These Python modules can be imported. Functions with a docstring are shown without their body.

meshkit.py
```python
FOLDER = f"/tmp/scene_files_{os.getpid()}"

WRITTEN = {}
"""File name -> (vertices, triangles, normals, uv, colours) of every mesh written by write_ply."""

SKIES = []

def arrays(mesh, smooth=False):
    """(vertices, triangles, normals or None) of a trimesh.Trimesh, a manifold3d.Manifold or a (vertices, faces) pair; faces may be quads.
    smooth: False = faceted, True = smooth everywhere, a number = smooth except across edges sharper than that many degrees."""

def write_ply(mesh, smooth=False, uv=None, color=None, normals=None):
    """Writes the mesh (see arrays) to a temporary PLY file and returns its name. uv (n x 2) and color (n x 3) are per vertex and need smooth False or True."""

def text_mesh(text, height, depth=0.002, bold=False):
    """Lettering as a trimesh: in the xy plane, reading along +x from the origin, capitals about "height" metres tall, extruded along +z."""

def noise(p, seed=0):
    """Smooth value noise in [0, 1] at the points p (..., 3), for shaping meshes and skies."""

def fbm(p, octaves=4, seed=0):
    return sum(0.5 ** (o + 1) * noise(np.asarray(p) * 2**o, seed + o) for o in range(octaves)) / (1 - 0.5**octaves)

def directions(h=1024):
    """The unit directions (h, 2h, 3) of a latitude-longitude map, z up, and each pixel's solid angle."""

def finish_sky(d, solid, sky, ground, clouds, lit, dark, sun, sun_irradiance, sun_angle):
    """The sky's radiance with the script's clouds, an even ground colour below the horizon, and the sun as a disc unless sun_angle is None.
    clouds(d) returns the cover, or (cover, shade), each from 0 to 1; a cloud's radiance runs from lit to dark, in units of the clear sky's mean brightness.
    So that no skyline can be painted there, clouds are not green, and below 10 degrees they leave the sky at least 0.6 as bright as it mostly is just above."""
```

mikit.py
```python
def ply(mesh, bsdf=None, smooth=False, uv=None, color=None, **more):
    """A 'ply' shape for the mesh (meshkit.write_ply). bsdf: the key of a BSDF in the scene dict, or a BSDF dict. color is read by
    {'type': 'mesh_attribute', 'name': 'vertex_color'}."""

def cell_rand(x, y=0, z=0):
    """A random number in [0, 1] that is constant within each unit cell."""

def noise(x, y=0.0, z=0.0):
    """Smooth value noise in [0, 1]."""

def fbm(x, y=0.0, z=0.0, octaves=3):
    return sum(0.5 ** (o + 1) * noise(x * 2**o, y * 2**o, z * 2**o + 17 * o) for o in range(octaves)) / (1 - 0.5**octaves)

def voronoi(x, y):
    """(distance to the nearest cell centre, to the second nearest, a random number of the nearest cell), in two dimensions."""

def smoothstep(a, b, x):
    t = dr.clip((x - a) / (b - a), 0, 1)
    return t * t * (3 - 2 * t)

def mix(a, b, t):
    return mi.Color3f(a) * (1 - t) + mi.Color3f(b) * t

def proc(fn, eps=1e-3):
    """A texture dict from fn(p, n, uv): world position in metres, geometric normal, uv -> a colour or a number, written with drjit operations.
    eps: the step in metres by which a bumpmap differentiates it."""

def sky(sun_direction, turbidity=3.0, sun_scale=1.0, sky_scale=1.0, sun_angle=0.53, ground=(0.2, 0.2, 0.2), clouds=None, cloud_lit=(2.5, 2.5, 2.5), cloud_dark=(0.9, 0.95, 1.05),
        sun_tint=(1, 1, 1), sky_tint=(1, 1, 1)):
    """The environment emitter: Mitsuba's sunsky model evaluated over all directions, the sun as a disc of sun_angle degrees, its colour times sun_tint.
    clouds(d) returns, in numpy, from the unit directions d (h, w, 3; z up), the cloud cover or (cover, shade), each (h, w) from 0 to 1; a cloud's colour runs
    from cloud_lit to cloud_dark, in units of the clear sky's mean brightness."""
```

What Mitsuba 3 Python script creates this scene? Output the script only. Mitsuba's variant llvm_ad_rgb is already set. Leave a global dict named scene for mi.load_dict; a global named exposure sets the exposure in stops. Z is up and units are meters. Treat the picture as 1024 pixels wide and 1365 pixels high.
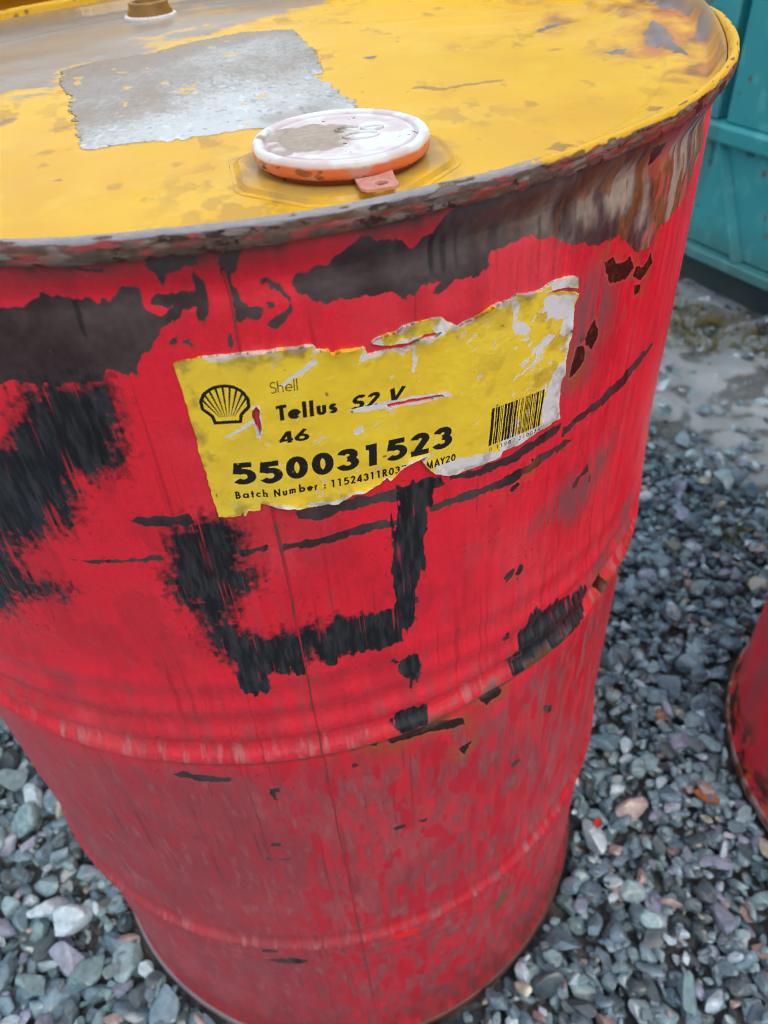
import math, random
import numpy as np
import trimesh, shapely
import drjit as dr
import mitsuba as mi
import mikit, meshkit
from shapely.geometry import Polygon, LineString, box as sbox
from shapely.ops import unary_union
from mikit import noise, fbm, smoothstep, mix, proc, cell_rand

T = mi.ScalarTransform4f
rng = np.random.default_rng(7)
scene, labels = {}, {}

# ------------------------------------------------------------------ camera, sky, exposure
CAM = np.array([-0.00646, -0.54183, 0.97282])
FWD = np.array([0.119904, 0.736248, -0.666004])
UP = np.array([0.183455, 0.642859, 0.743691])
FOV = 52.43
scene['camera'] = {
    'type': 'thinlens', 'fov': FOV, 'fov_axis': 'x', 'near_clip': 0.02, 'far_clip': 200.0,
    'aperture_radius': 0.0012, 'focus_distance': 0.37,
    'to_world': T().look_at(origin=CAM.tolist(), target=(CAM + FWD).tolist(), up=UP.tolist()),
}
scene['sky'] = mikit.sky([0.22, -0.55, 0.80], turbidity=4, sun_scale=0.2, sun_angle=25, clouds=lambda d: (1.0, 0.55 * (1 - np.clip(d[..., 2], 0, 1))),
                         cloud_lit=(2.55, 2.75, 3.0), cloud_dark=(.95, 1.0, 1.08), ground=(0.12, 0.12, 0.12))
exposure = 2.1

# ------------------------------------------------------------------ sizes
TS = -1.61468            # azimuth of the weld seam
RB, H, LID = 0.2865, 0.88, 0.862
HOOP1, HOOP2 = 0.5622, 0.2712

# ------------------------------------------------------------------ helpers
def add(key, mesh, bsdf, smooth=30, **kw):
    scene[key] = mikit.ply(mesh, bsdf, smooth=smooth, **kw)
    return key


def tag(key, label=None, cat=None, group=None, kind=None):
    d = labels.setdefault(key, {})
    for k, v in (('label', label), ('category', cat), ('group', group), ('kind', kind)):
        if v:
            d[k] = v


def sstep(a, b, x):
    t = np.clip((x - a) / (b - a), 0, 1)
    return t * t * (3 - 2 * t)


def grid_faces(nr, nc):
    i, j = np.meshgrid(np.arange(nr - 1), np.arange(nc - 1), indexing='ij')
    a = i * nc + j
    return np.stack([a, a + 1, a + nc + 1, a + nc], -1).reshape(-1, 4)


def box(cx, cy, cz, sx, sy, sz, bev=0.0):
    m = trimesh.creation.box((sx, sy, sz))
    if bev > 0:
        pts = []
        for a in (-1, 1):
            for b in (-1, 1):
                for c in (-1, 1):
                    p = np.array([a * sx / 2, b * sy / 2, c * sz / 2])
                    for k in range(3):
                        q = p - np.array([a, b, c]) * bev
                        q[k] = p[k]
                        pts.append(q)
        m = trimesh.convex.convex_hull(np.array(pts))
    m.apply_translation((cx, cy, cz))
    return m


# ------------------------------------------------------------------ drum shape
def hoop_beads(z):
    out = 0
    for c, a, w in ((HOOP1 + .0075, .0054, .0075), (HOOP1 + .031, .0040, .008), (HOOP1 + .054, .0026, .008), (HOOP1 + .077, .0015, .008),
                    (HOOP2 + .0068, .0056, .0066), (HOOP2 - .018, .0018, .007), (HOOP2 - .036, .0016, .007), (HOOP2 - .054, .0010, .007), (HOOP2 + .028, .0010, .008)):
        out = out + a * np.exp(-((z - c) / w) ** 2)
    for c in (HOOP1, HOOP2):                       # the sharp crease under each hoop
        out = out - .0018 * np.exp(-((z - c + .003) / .0035) ** 2)
    return out


def sag(x, y, z):
    """the far left edge of the head is knocked down a little"""
    az = np.arctan2(y, x)
    w = np.exp(-(np.mod(az - 2.15 + np.pi, 2 * np.pi) - np.pi) ** 2 / .8)
    return -.007 * w * np.clip(np.hypot(x, y) / .29, 0, 1) ** 2 * sstep(.6, .85, z)


def body_r(th, z, seed=0):
    p = np.stack([np.cos(th) * 3 + 0 * z, np.sin(th) * 3 + 0 * z, z * 9], -1)
    r = RB + hoop_beads(z) + .0014 * (meshkit.fbm(p + 11.3 + seed, 3) - .5)
    r = r + .004 * sstep(.022, .0125, z) + .0040 * sstep(.857, .8705, z) - .0012 * np.exp(-((z - .855) / .006) ** 2)
    # dents in the hoop on the right
    u = (np.mod(th - TS + np.pi, 2 * np.pi) - np.pi) * RB
    r = r - .0030 * np.exp(-((u - .11) / .035) ** 2 - ((z - .572) / .02) ** 2) - .0030 * np.exp(-((u - .225) / .03) ** 2 - ((z - .59) / .02) ** 2)
    return r


def body_mesh(n=640, seed=0):
    z = np.unique(np.concatenate([np.linspace(.0125, .8712, 180), np.linspace(HOOP1 - .015, HOOP1 + .09, 70), np.linspace(HOOP2 - .05, HOOP2 + .04, 60), np.linspace(.84, .8712, 18)]))
    u = np.linspace(-np.pi, np.pi, n + 1)
    th = TS + u
    Z, TH = np.meshgrid(z, th, indexing='ij')
    r = body_r(TH, Z, seed)
    x, y = r * np.cos(TH), r * np.sin(TH)
    v = np.stack([x, y, Z + sag(x, y, Z)], -1).reshape(-1, 3)
    uv = np.stack([(TH - TS) * RB, Z], -1).reshape(-1, 2)
    return v, grid_faces(len(z), n + 1), uv


def ring_mesh(profile, n=480, wob=.0006, zoff=0, flip=False, seed=0, sagf=True):
    """closed or open profile [(r, z)] revolved with slight wobble"""
    prof = np.array(profile, float)
    u = np.linspace(-np.pi, np.pi, n + 1)
    th = TS + u
    k = np.stack([np.cos(th) * 6 + seed, np.sin(th) * 6, 0 * th], -1)
    dr_, dz_ = wob * 2 * (meshkit.fbm(k, 4) - .5), wob * 1.6 * (meshkit.fbm(k * 1.7 + 5, 4) - .5)
    R = prof[:, None, 0] + dr_ * (prof[:, None, 0] > .2)
    Z = prof[:, None, 1] + zoff + dz_ * (prof[:, None, 0] > .2)
    x, y = R * np.cos(th), R * np.sin(th)
    Z = Z + (sag(x, y, Z) if sagf else 0)
    v = np.stack([x, y, Z + 0 * x], -1).reshape(-1, 3)
    f = grid_faces(len(prof), n + 1)
    uv = np.stack([(th - TS)[None] * RB + 0 * R, np.linspace(0, 1, len(prof))[:, None] + 0 * R], -1).reshape(-1, 2)
    return v, f[:, ::-1] if flip else f, uv


def chime_profile(z0, z1, up=True):
    h = z1 - z0
    pts = [(.2876, 0), (.2905, .0004), (.2922, .0012), (.2930, .0028), (.29315, .005), (.2930, h * .6), (.2931, h - .0035), (.2928, h - .0015), (.2921, h - .0004),
           (.2909, h), (.2897, h - .0004), (.2889, h - .0014), (.2885, h - .003), (.2879, h - .012), (.2872, h - .0165)]
    return [(r, z0 + z if up else z1 - z) for r, z in pts]


# ------------------------------------------------------------------ wear masks (drum surface coordinates, metres)
POLY = {
    'B_GREY': [
        [[-0.0614,0.2449],[-0.0407,0.2407],[-0.0631,0.2321],[-0.0838,0.2387]],
        [[-0.0678,0.2676],[-0.0709,0.2577],[-0.0857,0.2575],[-0.0905,0.2679]],
        [[-0.037,0.4326],[-0.0373,0.4303],[-0.0528,0.4328],[-0.0523,0.4358]],
        [[-0.0398,0.458],[-0.0411,0.4526],[-0.0462,0.4531],[-0.0461,0.4587]],
        [[-0.0364,0.5167],[-0.0364,0.5288],[-0.0292,0.5304],[-0.0312,0.5253],[-0.0343,0.5248],[-0.0343,0.5155]],
        [[-0.0863,0.5385],[-0.0935,0.5437],[-0.0866,0.5473],[-0.0706,0.5449],[-0.0571,0.5432],[-0.0602,0.5388]],
        [[-0.071,0.7303],[-0.0913,0.7282],[-0.0978,0.7304],[-0.0668,0.7328],[-0.0615,0.7335],[-0.0527,0.7344],[-0.0534,0.7304]],
        [[-0.0075,0.7308],[-0.0183,0.7315],[-0.0177,0.7347],[-0.0061,0.7345]],
        [[-0.0564,0.7581],[-0.0356,0.7582],[-0.0338,0.7522],[-0.0564,0.7522],[-0.0614,0.755]],
        [[-0.0022,0.8376],[-0.002,0.8338],[-0.0032,0.8343],[-0.0035,0.8365]],
        [[-0.0175,0.8381],[-0.0162,0.836],[-0.0193,0.8351],[-0.02,0.8375]],
        [[-0.0216,0.8391],[-0.021,0.837],[-0.0229,0.8359],[-0.0241,0.8379]],
        [[-0.0387,0.8551],[-0.0349,0.8576],[-0.0301,0.8561],[-0.0296,0.8521],[-0.0271,0.8472],[-0.0247,0.8473],[-0.0201,0.8502],[-0.0269,0.8522],[-0.0272,0.853],[-0.0191,0.8541],[-0.0121,0.8528],[-0.0105,0.8573],[-0.0081,0.8559],[-0.0084,0.8503],[-0.0103,0.8441],[-0.0123,0.8447],[-0.0119,0.849],[-0.0161,0.8489],[-0.0183,0.8461],[-0.0179,0.8459],[-0.0188,0.8456],[-0.0191,0.8452],[-0.0195,0.8453],[-0.0261,0.843],[-0.0307,0.8373],[-0.0353,0.8346],[-0.0382,0.826],[-0.0446,0.8271],[-0.0492,0.8287],[-0.0527,0.823],[-0.0644,0.8227],[-0.0703,0.8228],[-0.0769,0.8242],[-0.0842,0.8241],[-0.1124,0.8239],[-0.0988,0.8518],[-0.0795,0.8533],[-0.0692,0.8537],[-0.0638,0.8564],[-0.0568,0.855],[-0.0503,0.8553]],
        [[0.012,0.838],[0.0113,0.8393],[0.0155,0.8429],[0.0185,0.8462],[0.0186,0.8497],[0.0169,0.8525],[0.0139,0.8541],[0.0113,0.8541],[0.0115,0.8556],[0.0148,0.8562],[0.0188,0.8542],[0.0208,0.8499],[0.0202,0.8453],[0.0163,0.8412]],
        [[0.0145,0.849],[0.0146,0.8469],[0.0127,0.8463],[0.0125,0.8486]],
        [[0.0099,0.8459],[0.009,0.8433],[0.003,0.8434],[0.001,0.8431],[0.0,0.8549],[-0.0004,0.8653],[0.0068,0.8646],[0.0067,0.8583],[0.0033,0.8566],[0.0043,0.8508]],
        [[-0.0234,0.8621],[-0.0243,0.8662],[-0.0162,0.8665],[-0.0073,0.8654],[-0.0079,0.8603],[-0.0178,0.8598],[-0.0205,0.8571]],
        [[-0.0432,0.8646],[-0.0372,0.8638],[-0.0383,0.8617],[-0.0471,0.8618],[-0.0488,0.8646]],
        [[0.1892,0.2659],[0.1895,0.2528],[0.1834,0.2582],[0.1806,0.271]],
        [[0.0455,0.4468],[0.0468,0.4409],[0.0391,0.442],[0.0378,0.4472]],
        [[0.0629,0.4434],[0.0612,0.4399],[0.0533,0.4448],[0.0525,0.4491]],
        [[0.1393,0.4533],[0.1434,0.4472],[0.1377,0.4437],[0.1336,0.4514]],
        [[0.1754,0.4862],[0.1776,0.4786],[0.1766,0.4789],[0.1723,0.4762],[0.1704,0.4809],[0.1687,0.4814],[0.1645,0.4952]],
        [[0.018,0.5434],[0.0199,0.5398],[0.0161,0.538],[0.0143,0.5431]],
        [[0.0492,0.6304],[0.0558,0.6317],[0.0622,0.6249],[0.063,0.6191],[0.0598,0.6056],[0.0563,0.6111],[0.0489,0.6252]],
        [[0.1273,0.6529],[0.1253,0.6538],[0.1246,0.6573],[0.1274,0.6564]],
        [[0.115,0.6608],[0.1187,0.6628],[0.1214,0.6645],[0.1213,0.6585],[0.1175,0.6566]],
        [[0.1248,0.6606],[0.1263,0.6657],[0.1294,0.6637],[0.1301,0.6589],[0.1269,0.6584]],
        [[0.1807,0.6992],[0.1826,0.6933],[0.1805,0.6899],[0.1786,0.6943]],
        [[0.1649,0.7012],[0.1703,0.7056],[0.1759,0.7074],[0.1771,0.7014],[0.1711,0.7013],[0.1662,0.6976]],
        [[0.066,0.7249],[0.0476,0.7302],[0.0255,0.73],[0.0083,0.7291],[0.0006,0.7281],[0.0001,0.7311],[0.0015,0.734],[0.0174,0.7342],[0.0365,0.7358],[0.0478,0.7347],[0.0654,0.7317]],
        [[0.0976,0.7307],[0.081,0.7303],[0.0712,0.7298],[0.0705,0.7343],[0.081,0.7354],[0.0974,0.7354],[0.1152,0.7335],[0.1244,0.7353],[0.1368,0.7365],[0.1491,0.7361],[0.1574,0.7336],[0.1497,0.7316],[0.1348,0.731],[0.125,0.729],[0.1155,0.7281]],
        [[0.0811,0.7457],[0.0799,0.7484],[0.0971,0.7464],[0.1107,0.7473],[0.1257,0.7482],[0.1403,0.75],[0.1474,0.7483],[0.1453,0.744],[0.131,0.743],[0.1147,0.741],[0.0972,0.7428]],
        [[0.1491,0.7394],[0.1493,0.7446],[0.1663,0.7473],[0.1878,0.7505],[0.2061,0.7509],[0.2264,0.7519],[0.2363,0.7526],[0.2423,0.7475],[0.2113,0.7444],[0.1854,0.7411],[0.1711,0.744]],
        [[0.0772,0.7442],[0.0658,0.7425],[0.0513,0.7452],[0.0341,0.7474],[0.0203,0.7452],[0.0099,0.747],[0.0096,0.7515],[0.018,0.7537],[0.0345,0.7525],[0.0517,0.7521],[0.0679,0.7514],[0.0765,0.7507]],
        [[0.0651,0.8564],[0.0743,0.8574],[0.077,0.8619],[0.0819,0.8641],[0.1138,0.8657],[0.1534,0.8668],[0.2124,0.8641],[0.2665,0.8587],[0.273,0.8434],[0.2559,0.8353],[0.2494,0.8254],[0.2366,0.824],[0.2137,0.8232],[0.2058,0.8164],[0.1919,0.8187],[0.1748,0.8328],[0.1636,0.8338],[0.143,0.8388],[0.1268,0.8473],[0.117,0.8494],[0.1079,0.8496],[0.0992,0.8481],[0.0984,0.8442],[0.0944,0.8414],[0.0828,0.8413],[0.0774,0.8379],[0.0743,0.8393],[0.0781,0.8431],[0.0688,0.8436],[0.0651,0.8401],[0.054,0.8436],[0.0426,0.8444],[0.0344,0.8449],[0.029,0.846],[0.0246,0.8491],[0.022,0.854],[0.0255,0.8561],[0.033,0.857],[0.039,0.858],[0.0469,0.8619],[0.0536,0.8602]],
    ],
    'B_BLACK': [
        [[0.0661,0.5825],[0.0629,0.5671],[0.048,0.5663],[0.042,0.5793],[0.049,0.5883]],
        [[0.1545,0.611],[0.1599,0.6144],[0.1716,0.605],[0.1911,0.5998],[0.2005,0.5803],[0.187,0.5693],[0.169,0.5641],[0.1523,0.563],[0.1296,0.5638],[0.1214,0.5832],[0.1302,0.6028],[0.1352,0.6238]],
        [[0.12,0.6057],[0.1167,0.6089],[0.1194,0.6165],[0.1238,0.6075]],
        [[0.0589,0.6112],[0.0561,0.6041],[0.0529,0.6176],[0.0462,0.633],[0.0584,0.6313],[0.0642,0.6237]],
        [[-0.0172,0.7445],[-0.0184,0.7261],[-0.0126,0.7152],[-0.0181,0.7086],[-0.0232,0.7043],[-0.0294,0.6946],[-0.0318,0.6866],[-0.0307,0.6809],[-0.0173,0.6758],[0.0011,0.6745],[0.0115,0.6748],[0.012,0.6788],[0.0331,0.6757],[0.0383,0.6732],[0.0393,0.6731],[0.0495,0.6732],[0.051,0.6785],[0.0496,0.6945],[0.0483,0.7096],[0.0514,0.7276],[0.0542,0.742],[0.0557,0.7526],[0.0648,0.7529],[0.0751,0.7477],[0.0694,0.731],[0.0678,0.7071],[0.0625,0.6827],[0.061,0.6707],[0.0618,0.6604],[0.0545,0.6555],[0.0533,0.6564],[0.0533,0.6483],[0.0375,0.6474],[0.0293,0.647],[0.0132,0.6461],[0.0108,0.6483],[0.0085,0.648],[0.0087,0.6502],[0.0043,0.6542],[-0.0012,0.6415],[-0.0187,0.6425],[-0.022,0.6282],[-0.0349,0.6286],[-0.0366,0.6517],[-0.0399,0.6643],[-0.0455,0.6648],[-0.0458,0.6767],[-0.0446,0.6907],[-0.0484,0.7018],[-0.0539,0.7086],[-0.0556,0.7175],[-0.0497,0.7295],[-0.044,0.7498],[-0.033,0.7558],[-0.0206,0.7538]],
        [[-0.0763,0.8226],[-0.067,0.8254],[-0.0615,0.8245],[-0.0513,0.8238],[-0.0489,0.8194],[-0.0502,0.8099],[-0.0532,0.8014],[-0.054,0.7895],[-0.0572,0.7834],[-0.0658,0.7804],[-0.0756,0.78],[-0.0812,0.7703],[-0.0825,0.766],[-0.091,0.7496],[-0.1202,0.7366],[-0.1292,0.725],[-0.1246,0.7119],[-0.1051,0.7104],[-0.109,0.705],[-0.1378,0.6962],[-0.1519,0.681],[-0.2085,0.6517],[-0.1221,0.8046],[-0.1015,0.7947],[-0.0887,0.813]],
    ],
    'B_RUST': [
        [[0.0861,0.5174],[0.0981,0.5186],[0.0917,0.5067]],
        [[0.0905,0.5487],[0.0922,0.5409],[0.0668,0.55],[0.0419,0.5532],[0.0364,0.559],[0.0449,0.5581],[0.0613,0.5591],[0.0726,0.5571]],
        [[0.1081,0.5478],[0.1012,0.5615],[0.106,0.5631],[0.1187,0.5591],[0.1205,0.5513]],
        [[0.0276,0.557],[0.0269,0.5647],[0.0321,0.5658],[0.0357,0.5603],[0.0327,0.5549]],
        [[0.1263,0.5856],[0.1321,0.5859],[0.1339,0.582],[0.1284,0.5806]],
        [[0.1163,0.7241],[0.1206,0.7261],[0.1215,0.7244],[0.1178,0.7222]],
        [[0.1272,0.7364],[0.1299,0.7384],[0.1306,0.7354],[0.1289,0.7335]],
        [[0.2294,0.5667],[0.2181,0.5699],[0.2064,0.5935],[0.2111,0.5953],[0.222,0.5859]],
        [[0.1497,0.7785],[0.1523,0.784],[0.1529,0.7889],[0.1561,0.7888],[0.1598,0.7794],[0.155,0.7732],[0.15,0.774]],
        [[0.1588,0.7877],[0.1595,0.7938],[0.1634,0.7975],[0.1675,0.7905],[0.1681,0.7851],[0.1645,0.7824]],
        [[0.1968,0.802],[0.2033,0.8007],[0.2031,0.796],[0.1984,0.7963]],
        [[0.2134,0.8074],[0.207,0.8036],[0.2004,0.804],[0.1919,0.8077],[0.1943,0.811],[0.2026,0.8084],[0.2088,0.8131]],
        [[0.1923,0.8115],[0.1863,0.809],[0.1727,0.8117],[0.1684,0.818],[0.1658,0.8237],[0.172,0.823],[0.1775,0.8182],[0.1851,0.8192]],
        [[0.1852,0.8604],[0.1965,0.8604],[0.2022,0.8549],[0.1918,0.8547]],
    ],
    'B_SCUFF': [
        [[0.2255,0.6263],[0.2397,0.6285],[0.2506,0.6333],[0.2672,0.6223],[0.2651,0.5958],[0.2332,0.6042],[0.2224,0.5928],[0.2048,0.5871],[0.1858,0.5992],[0.2151,0.6172]],
        [[0.1797,0.7137],[0.2035,0.7131],[0.2173,0.6994],[0.1978,0.692],[0.1869,0.6807],[0.1696,0.6676],[0.1356,0.6894],[0.1529,0.7056]],
        [[0.1469,0.8179],[0.1577,0.822],[0.1774,0.809],[0.1783,0.7885],[0.1692,0.7832],[0.1676,0.7718],[0.1577,0.7625],[0.1474,0.77],[0.1411,0.7912]],
    ],
    'T_OUT': [
        [[-0.0244,0.8297],[-0.0224,0.8306],[-0.0166,0.8306],[-0.0155,0.8315],[-0.0059,0.8309],[0.0033,0.8309],[0.0125,0.8305],[0.0233,0.8297],[0.0264,0.8292],[0.0271,0.8272],[0.0318,0.8267],[0.0327,0.8249],[0.0389,0.8248],[0.0455,0.8243],[0.046,0.8213],[0.0531,0.8214],[0.0593,0.8205],[0.0645,0.82],[0.0651,0.8214],[0.0669,0.8218],[0.0705,0.8216],[0.0743,0.8215],[0.0773,0.8225],[0.0733,0.8232],[0.0696,0.8232],[0.0654,0.8229],[0.0626,0.8222],[0.0559,0.8229],[0.0524,0.8235],[0.0485,0.8253],[0.0496,0.8268],[0.0544,0.8276],[0.0584,0.8278],[0.0607,0.8291],[0.0652,0.8295],[0.0688,0.8291],[0.0735,0.8293],[0.0772,0.8289],[0.0786,0.827],[0.0815,0.825],[0.084,0.823],[0.0869,0.8237],[0.094,0.8246],[0.0975,0.8258],[0.1001,0.8268],[0.1043,0.8269],[0.1098,0.8268],[0.1119,0.8283],[0.1176,0.8266],[0.1259,0.8261],[0.1306,0.8274],[0.1344,0.8271],[0.1444,0.8259],[0.1454,0.8206],[0.1349,0.8231],[0.1274,0.8237],[0.1392,0.8203],[0.1459,0.8179],[0.1464,0.8119],[0.1468,0.8055],[0.1457,0.8017],[0.1452,0.7977],[0.1438,0.7949],[0.1433,0.7908],[0.1427,0.7865],[0.1431,0.7795],[0.1432,0.7725],[0.143,0.7666],[0.1437,0.7601],[0.1458,0.753],[0.1409,0.7536],[0.1379,0.7537],[0.1336,0.7533],[0.1293,0.7533],[0.1239,0.7524],[0.1187,0.7507],[0.116,0.751],[0.1089,0.7517],[0.1081,0.7488],[0.1034,0.7484],[0.0985,0.7487],[0.0889,0.7492],[0.0798,0.7501],[0.0759,0.753],[0.0721,0.7554],[0.0689,0.7588],[0.0671,0.7635],[0.0691,0.765],[0.0665,0.7657],[0.0613,0.7646],[0.0581,0.7621],[0.0544,0.7593],[0.0512,0.7579],[0.0505,0.7598],[0.0471,0.758],[0.0395,0.7558],[0.0344,0.7567],[0.0277,0.7526],[0.0236,0.7531],[0.0175,0.7534],[0.0115,0.7541],[0.0086,0.7556],[0.0038,0.7569],[-0.0019,0.7589],[-0.0045,0.7597],[-0.0053,0.7561],[-0.0102,0.7565],[-0.0121,0.7537],[-0.0127,0.7566],[-0.0139,0.7544],[-0.0232,0.7553],[-0.0234,0.7677],[-0.0235,0.7991]],
    ],
    'T_HOLE': [
        [[-0.0001,0.8065],[0.0019,0.8085],[0.0031,0.8066],[0.0022,0.8036],[0.0023,0.7982],[0.0009,0.7958],[0.0002,0.7996],[-0.0007,0.8033]],
        [[0.0523,0.797],[0.0634,0.7966],[0.0768,0.7948],[0.0777,0.7932],[0.0671,0.794],[0.0531,0.7951]],
    ],
    'T_WHITE': [
        [[0.0406,0.7558],[0.032,0.7534],[0.0235,0.7523],[0.0175,0.753],[0.0126,0.7546],[0.0178,0.7557],[0.0279,0.7546],[0.0365,0.7576]],
        [[0.0373,0.7882],[0.041,0.7893],[0.0422,0.7866],[0.0392,0.7857]],
        [[0.0768,0.7927],[0.054,0.7939],[0.0381,0.7973],[0.0365,0.7991],[0.0542,0.7985],[0.0788,0.7958],[0.0828,0.793]],
        [[-0.0007,0.8033],[-0.0003,0.8016],[0.0004,0.8094],[0.003,0.8089],[0.002,0.7962],[0.0003,0.7924],[-0.001,0.7936],[-0.0003,0.8011],[-0.013,0.794],[-0.0141,0.7945]],
        [[0.0648,0.8202],[0.0665,0.8202],[0.0656,0.8088],[0.0644,0.8089]],
        [[0.0262,0.8245],[0.0276,0.8224],[0.0133,0.8146],[0.0114,0.815]],
        [[0.0429,0.8206],[0.046,0.8208],[0.0449,0.8183],[0.0427,0.8183]],
        [[0.1155,0.7575],[0.1319,0.7563],[0.1311,0.7658],[0.1343,0.7787],[0.1403,0.787],[0.1439,0.7866],[0.1438,0.76],[0.1456,0.7522],[0.1091,0.75],[0.1097,0.7481],[0.0798,0.7495],[0.0774,0.7514],[0.0773,0.7513],[0.072,0.7544],[0.0703,0.7564],[0.0732,0.7567],[0.0732,0.759],[0.0787,0.7587],[0.108,0.7526],[0.1072,0.7593]],
        [[0.1245,0.7906],[0.1228,0.7879],[0.1249,0.7996],[0.1308,0.8042],[0.1364,0.8011],[0.1289,0.7975]],
        [[0.1378,0.8005],[0.1409,0.8077],[0.1325,0.8113],[0.1294,0.8111],[0.1272,0.8225],[0.1456,0.818],[0.1474,0.8],[0.1422,0.7988]],
        [[0.1205,0.81],[0.1192,0.8082],[0.112,0.8097],[0.1105,0.8154],[0.1093,0.8255],[0.113,0.8255],[0.1133,0.8155],[0.1176,0.8136]],
        [[0.13,0.8274],[0.1444,0.8255],[0.1451,0.8209],[0.131,0.8242]],
        [[0.0748,0.8228],[0.0734,0.8259],[0.0772,0.8276],[0.0815,0.8245],[0.0791,0.8222]],
    ],
    'L_GREY': [
        [[-0.2218,0.0419],[-0.3068,0.3491],[-0.0829,0.4742],[0.1219,0.2764],[0.0994,0.1984],[0.0751,0.1777],[0.0441,0.1631],[0.0278,0.1397],[0.0131,0.1275],[-0.009,0.1189],[-0.0278,0.0986],[-0.0573,0.0578],[-0.0883,0.0574],[-0.0987,0.0415],[-0.0932,0.0075],[-0.1012,0.0004],[-0.1272,0.0022]],
    ],
    'L_DAM': [
        [[0.1355,-0.2155],[0.1316,-0.2101],[0.1382,-0.2045],[0.1419,-0.2106]],
        [[0.1879,-0.1868],[0.1936,-0.181],[0.199,-0.1818],[0.1927,-0.1867]],
        [[-0.0791,-0.1664],[-0.076,-0.1656],[-0.0755,-0.1708],[-0.0784,-0.1706]],
        [[0.1489,-0.0982],[0.1177,-0.0991],[0.1021,-0.0899],[0.1021,-0.0856],[0.1187,-0.0954],[0.149,-0.0947]],
        [[-0.1198,-0.0485],[-0.1108,-0.0496],[-0.1089,-0.0564],[-0.118,-0.0611]],
        [[0.0922,-0.0024],[0.0992,-0.0029],[0.0967,-0.0092],[0.0918,-0.0076]],
        [[0.2492,-0.1348],[0.2595,-0.1205],[0.2485,-0.1392]],
        [[0.2637,-0.1014],[0.2664,-0.0977],[0.2617,-0.103],[0.2686,-0.0811],[0.2789,-0.0558],[0.2778,-0.0416],[0.28,-0.0303],[0.2743,-0.0266],[0.2814,0.0085],[0.3061,-0.0081],[0.29,-0.0494],[0.2799,-0.0757],[0.272,-0.0899],[0.2739,-0.0873],[0.2673,-0.0979],[0.2618,-0.1058]],
        [[0.248,-0.1087],[0.2446,-0.1003],[0.2455,-0.0833],[0.2404,-0.0774],[0.2459,-0.0601],[0.2569,-0.0488],[0.2584,-0.0626],[0.253,-0.0866]],
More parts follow.
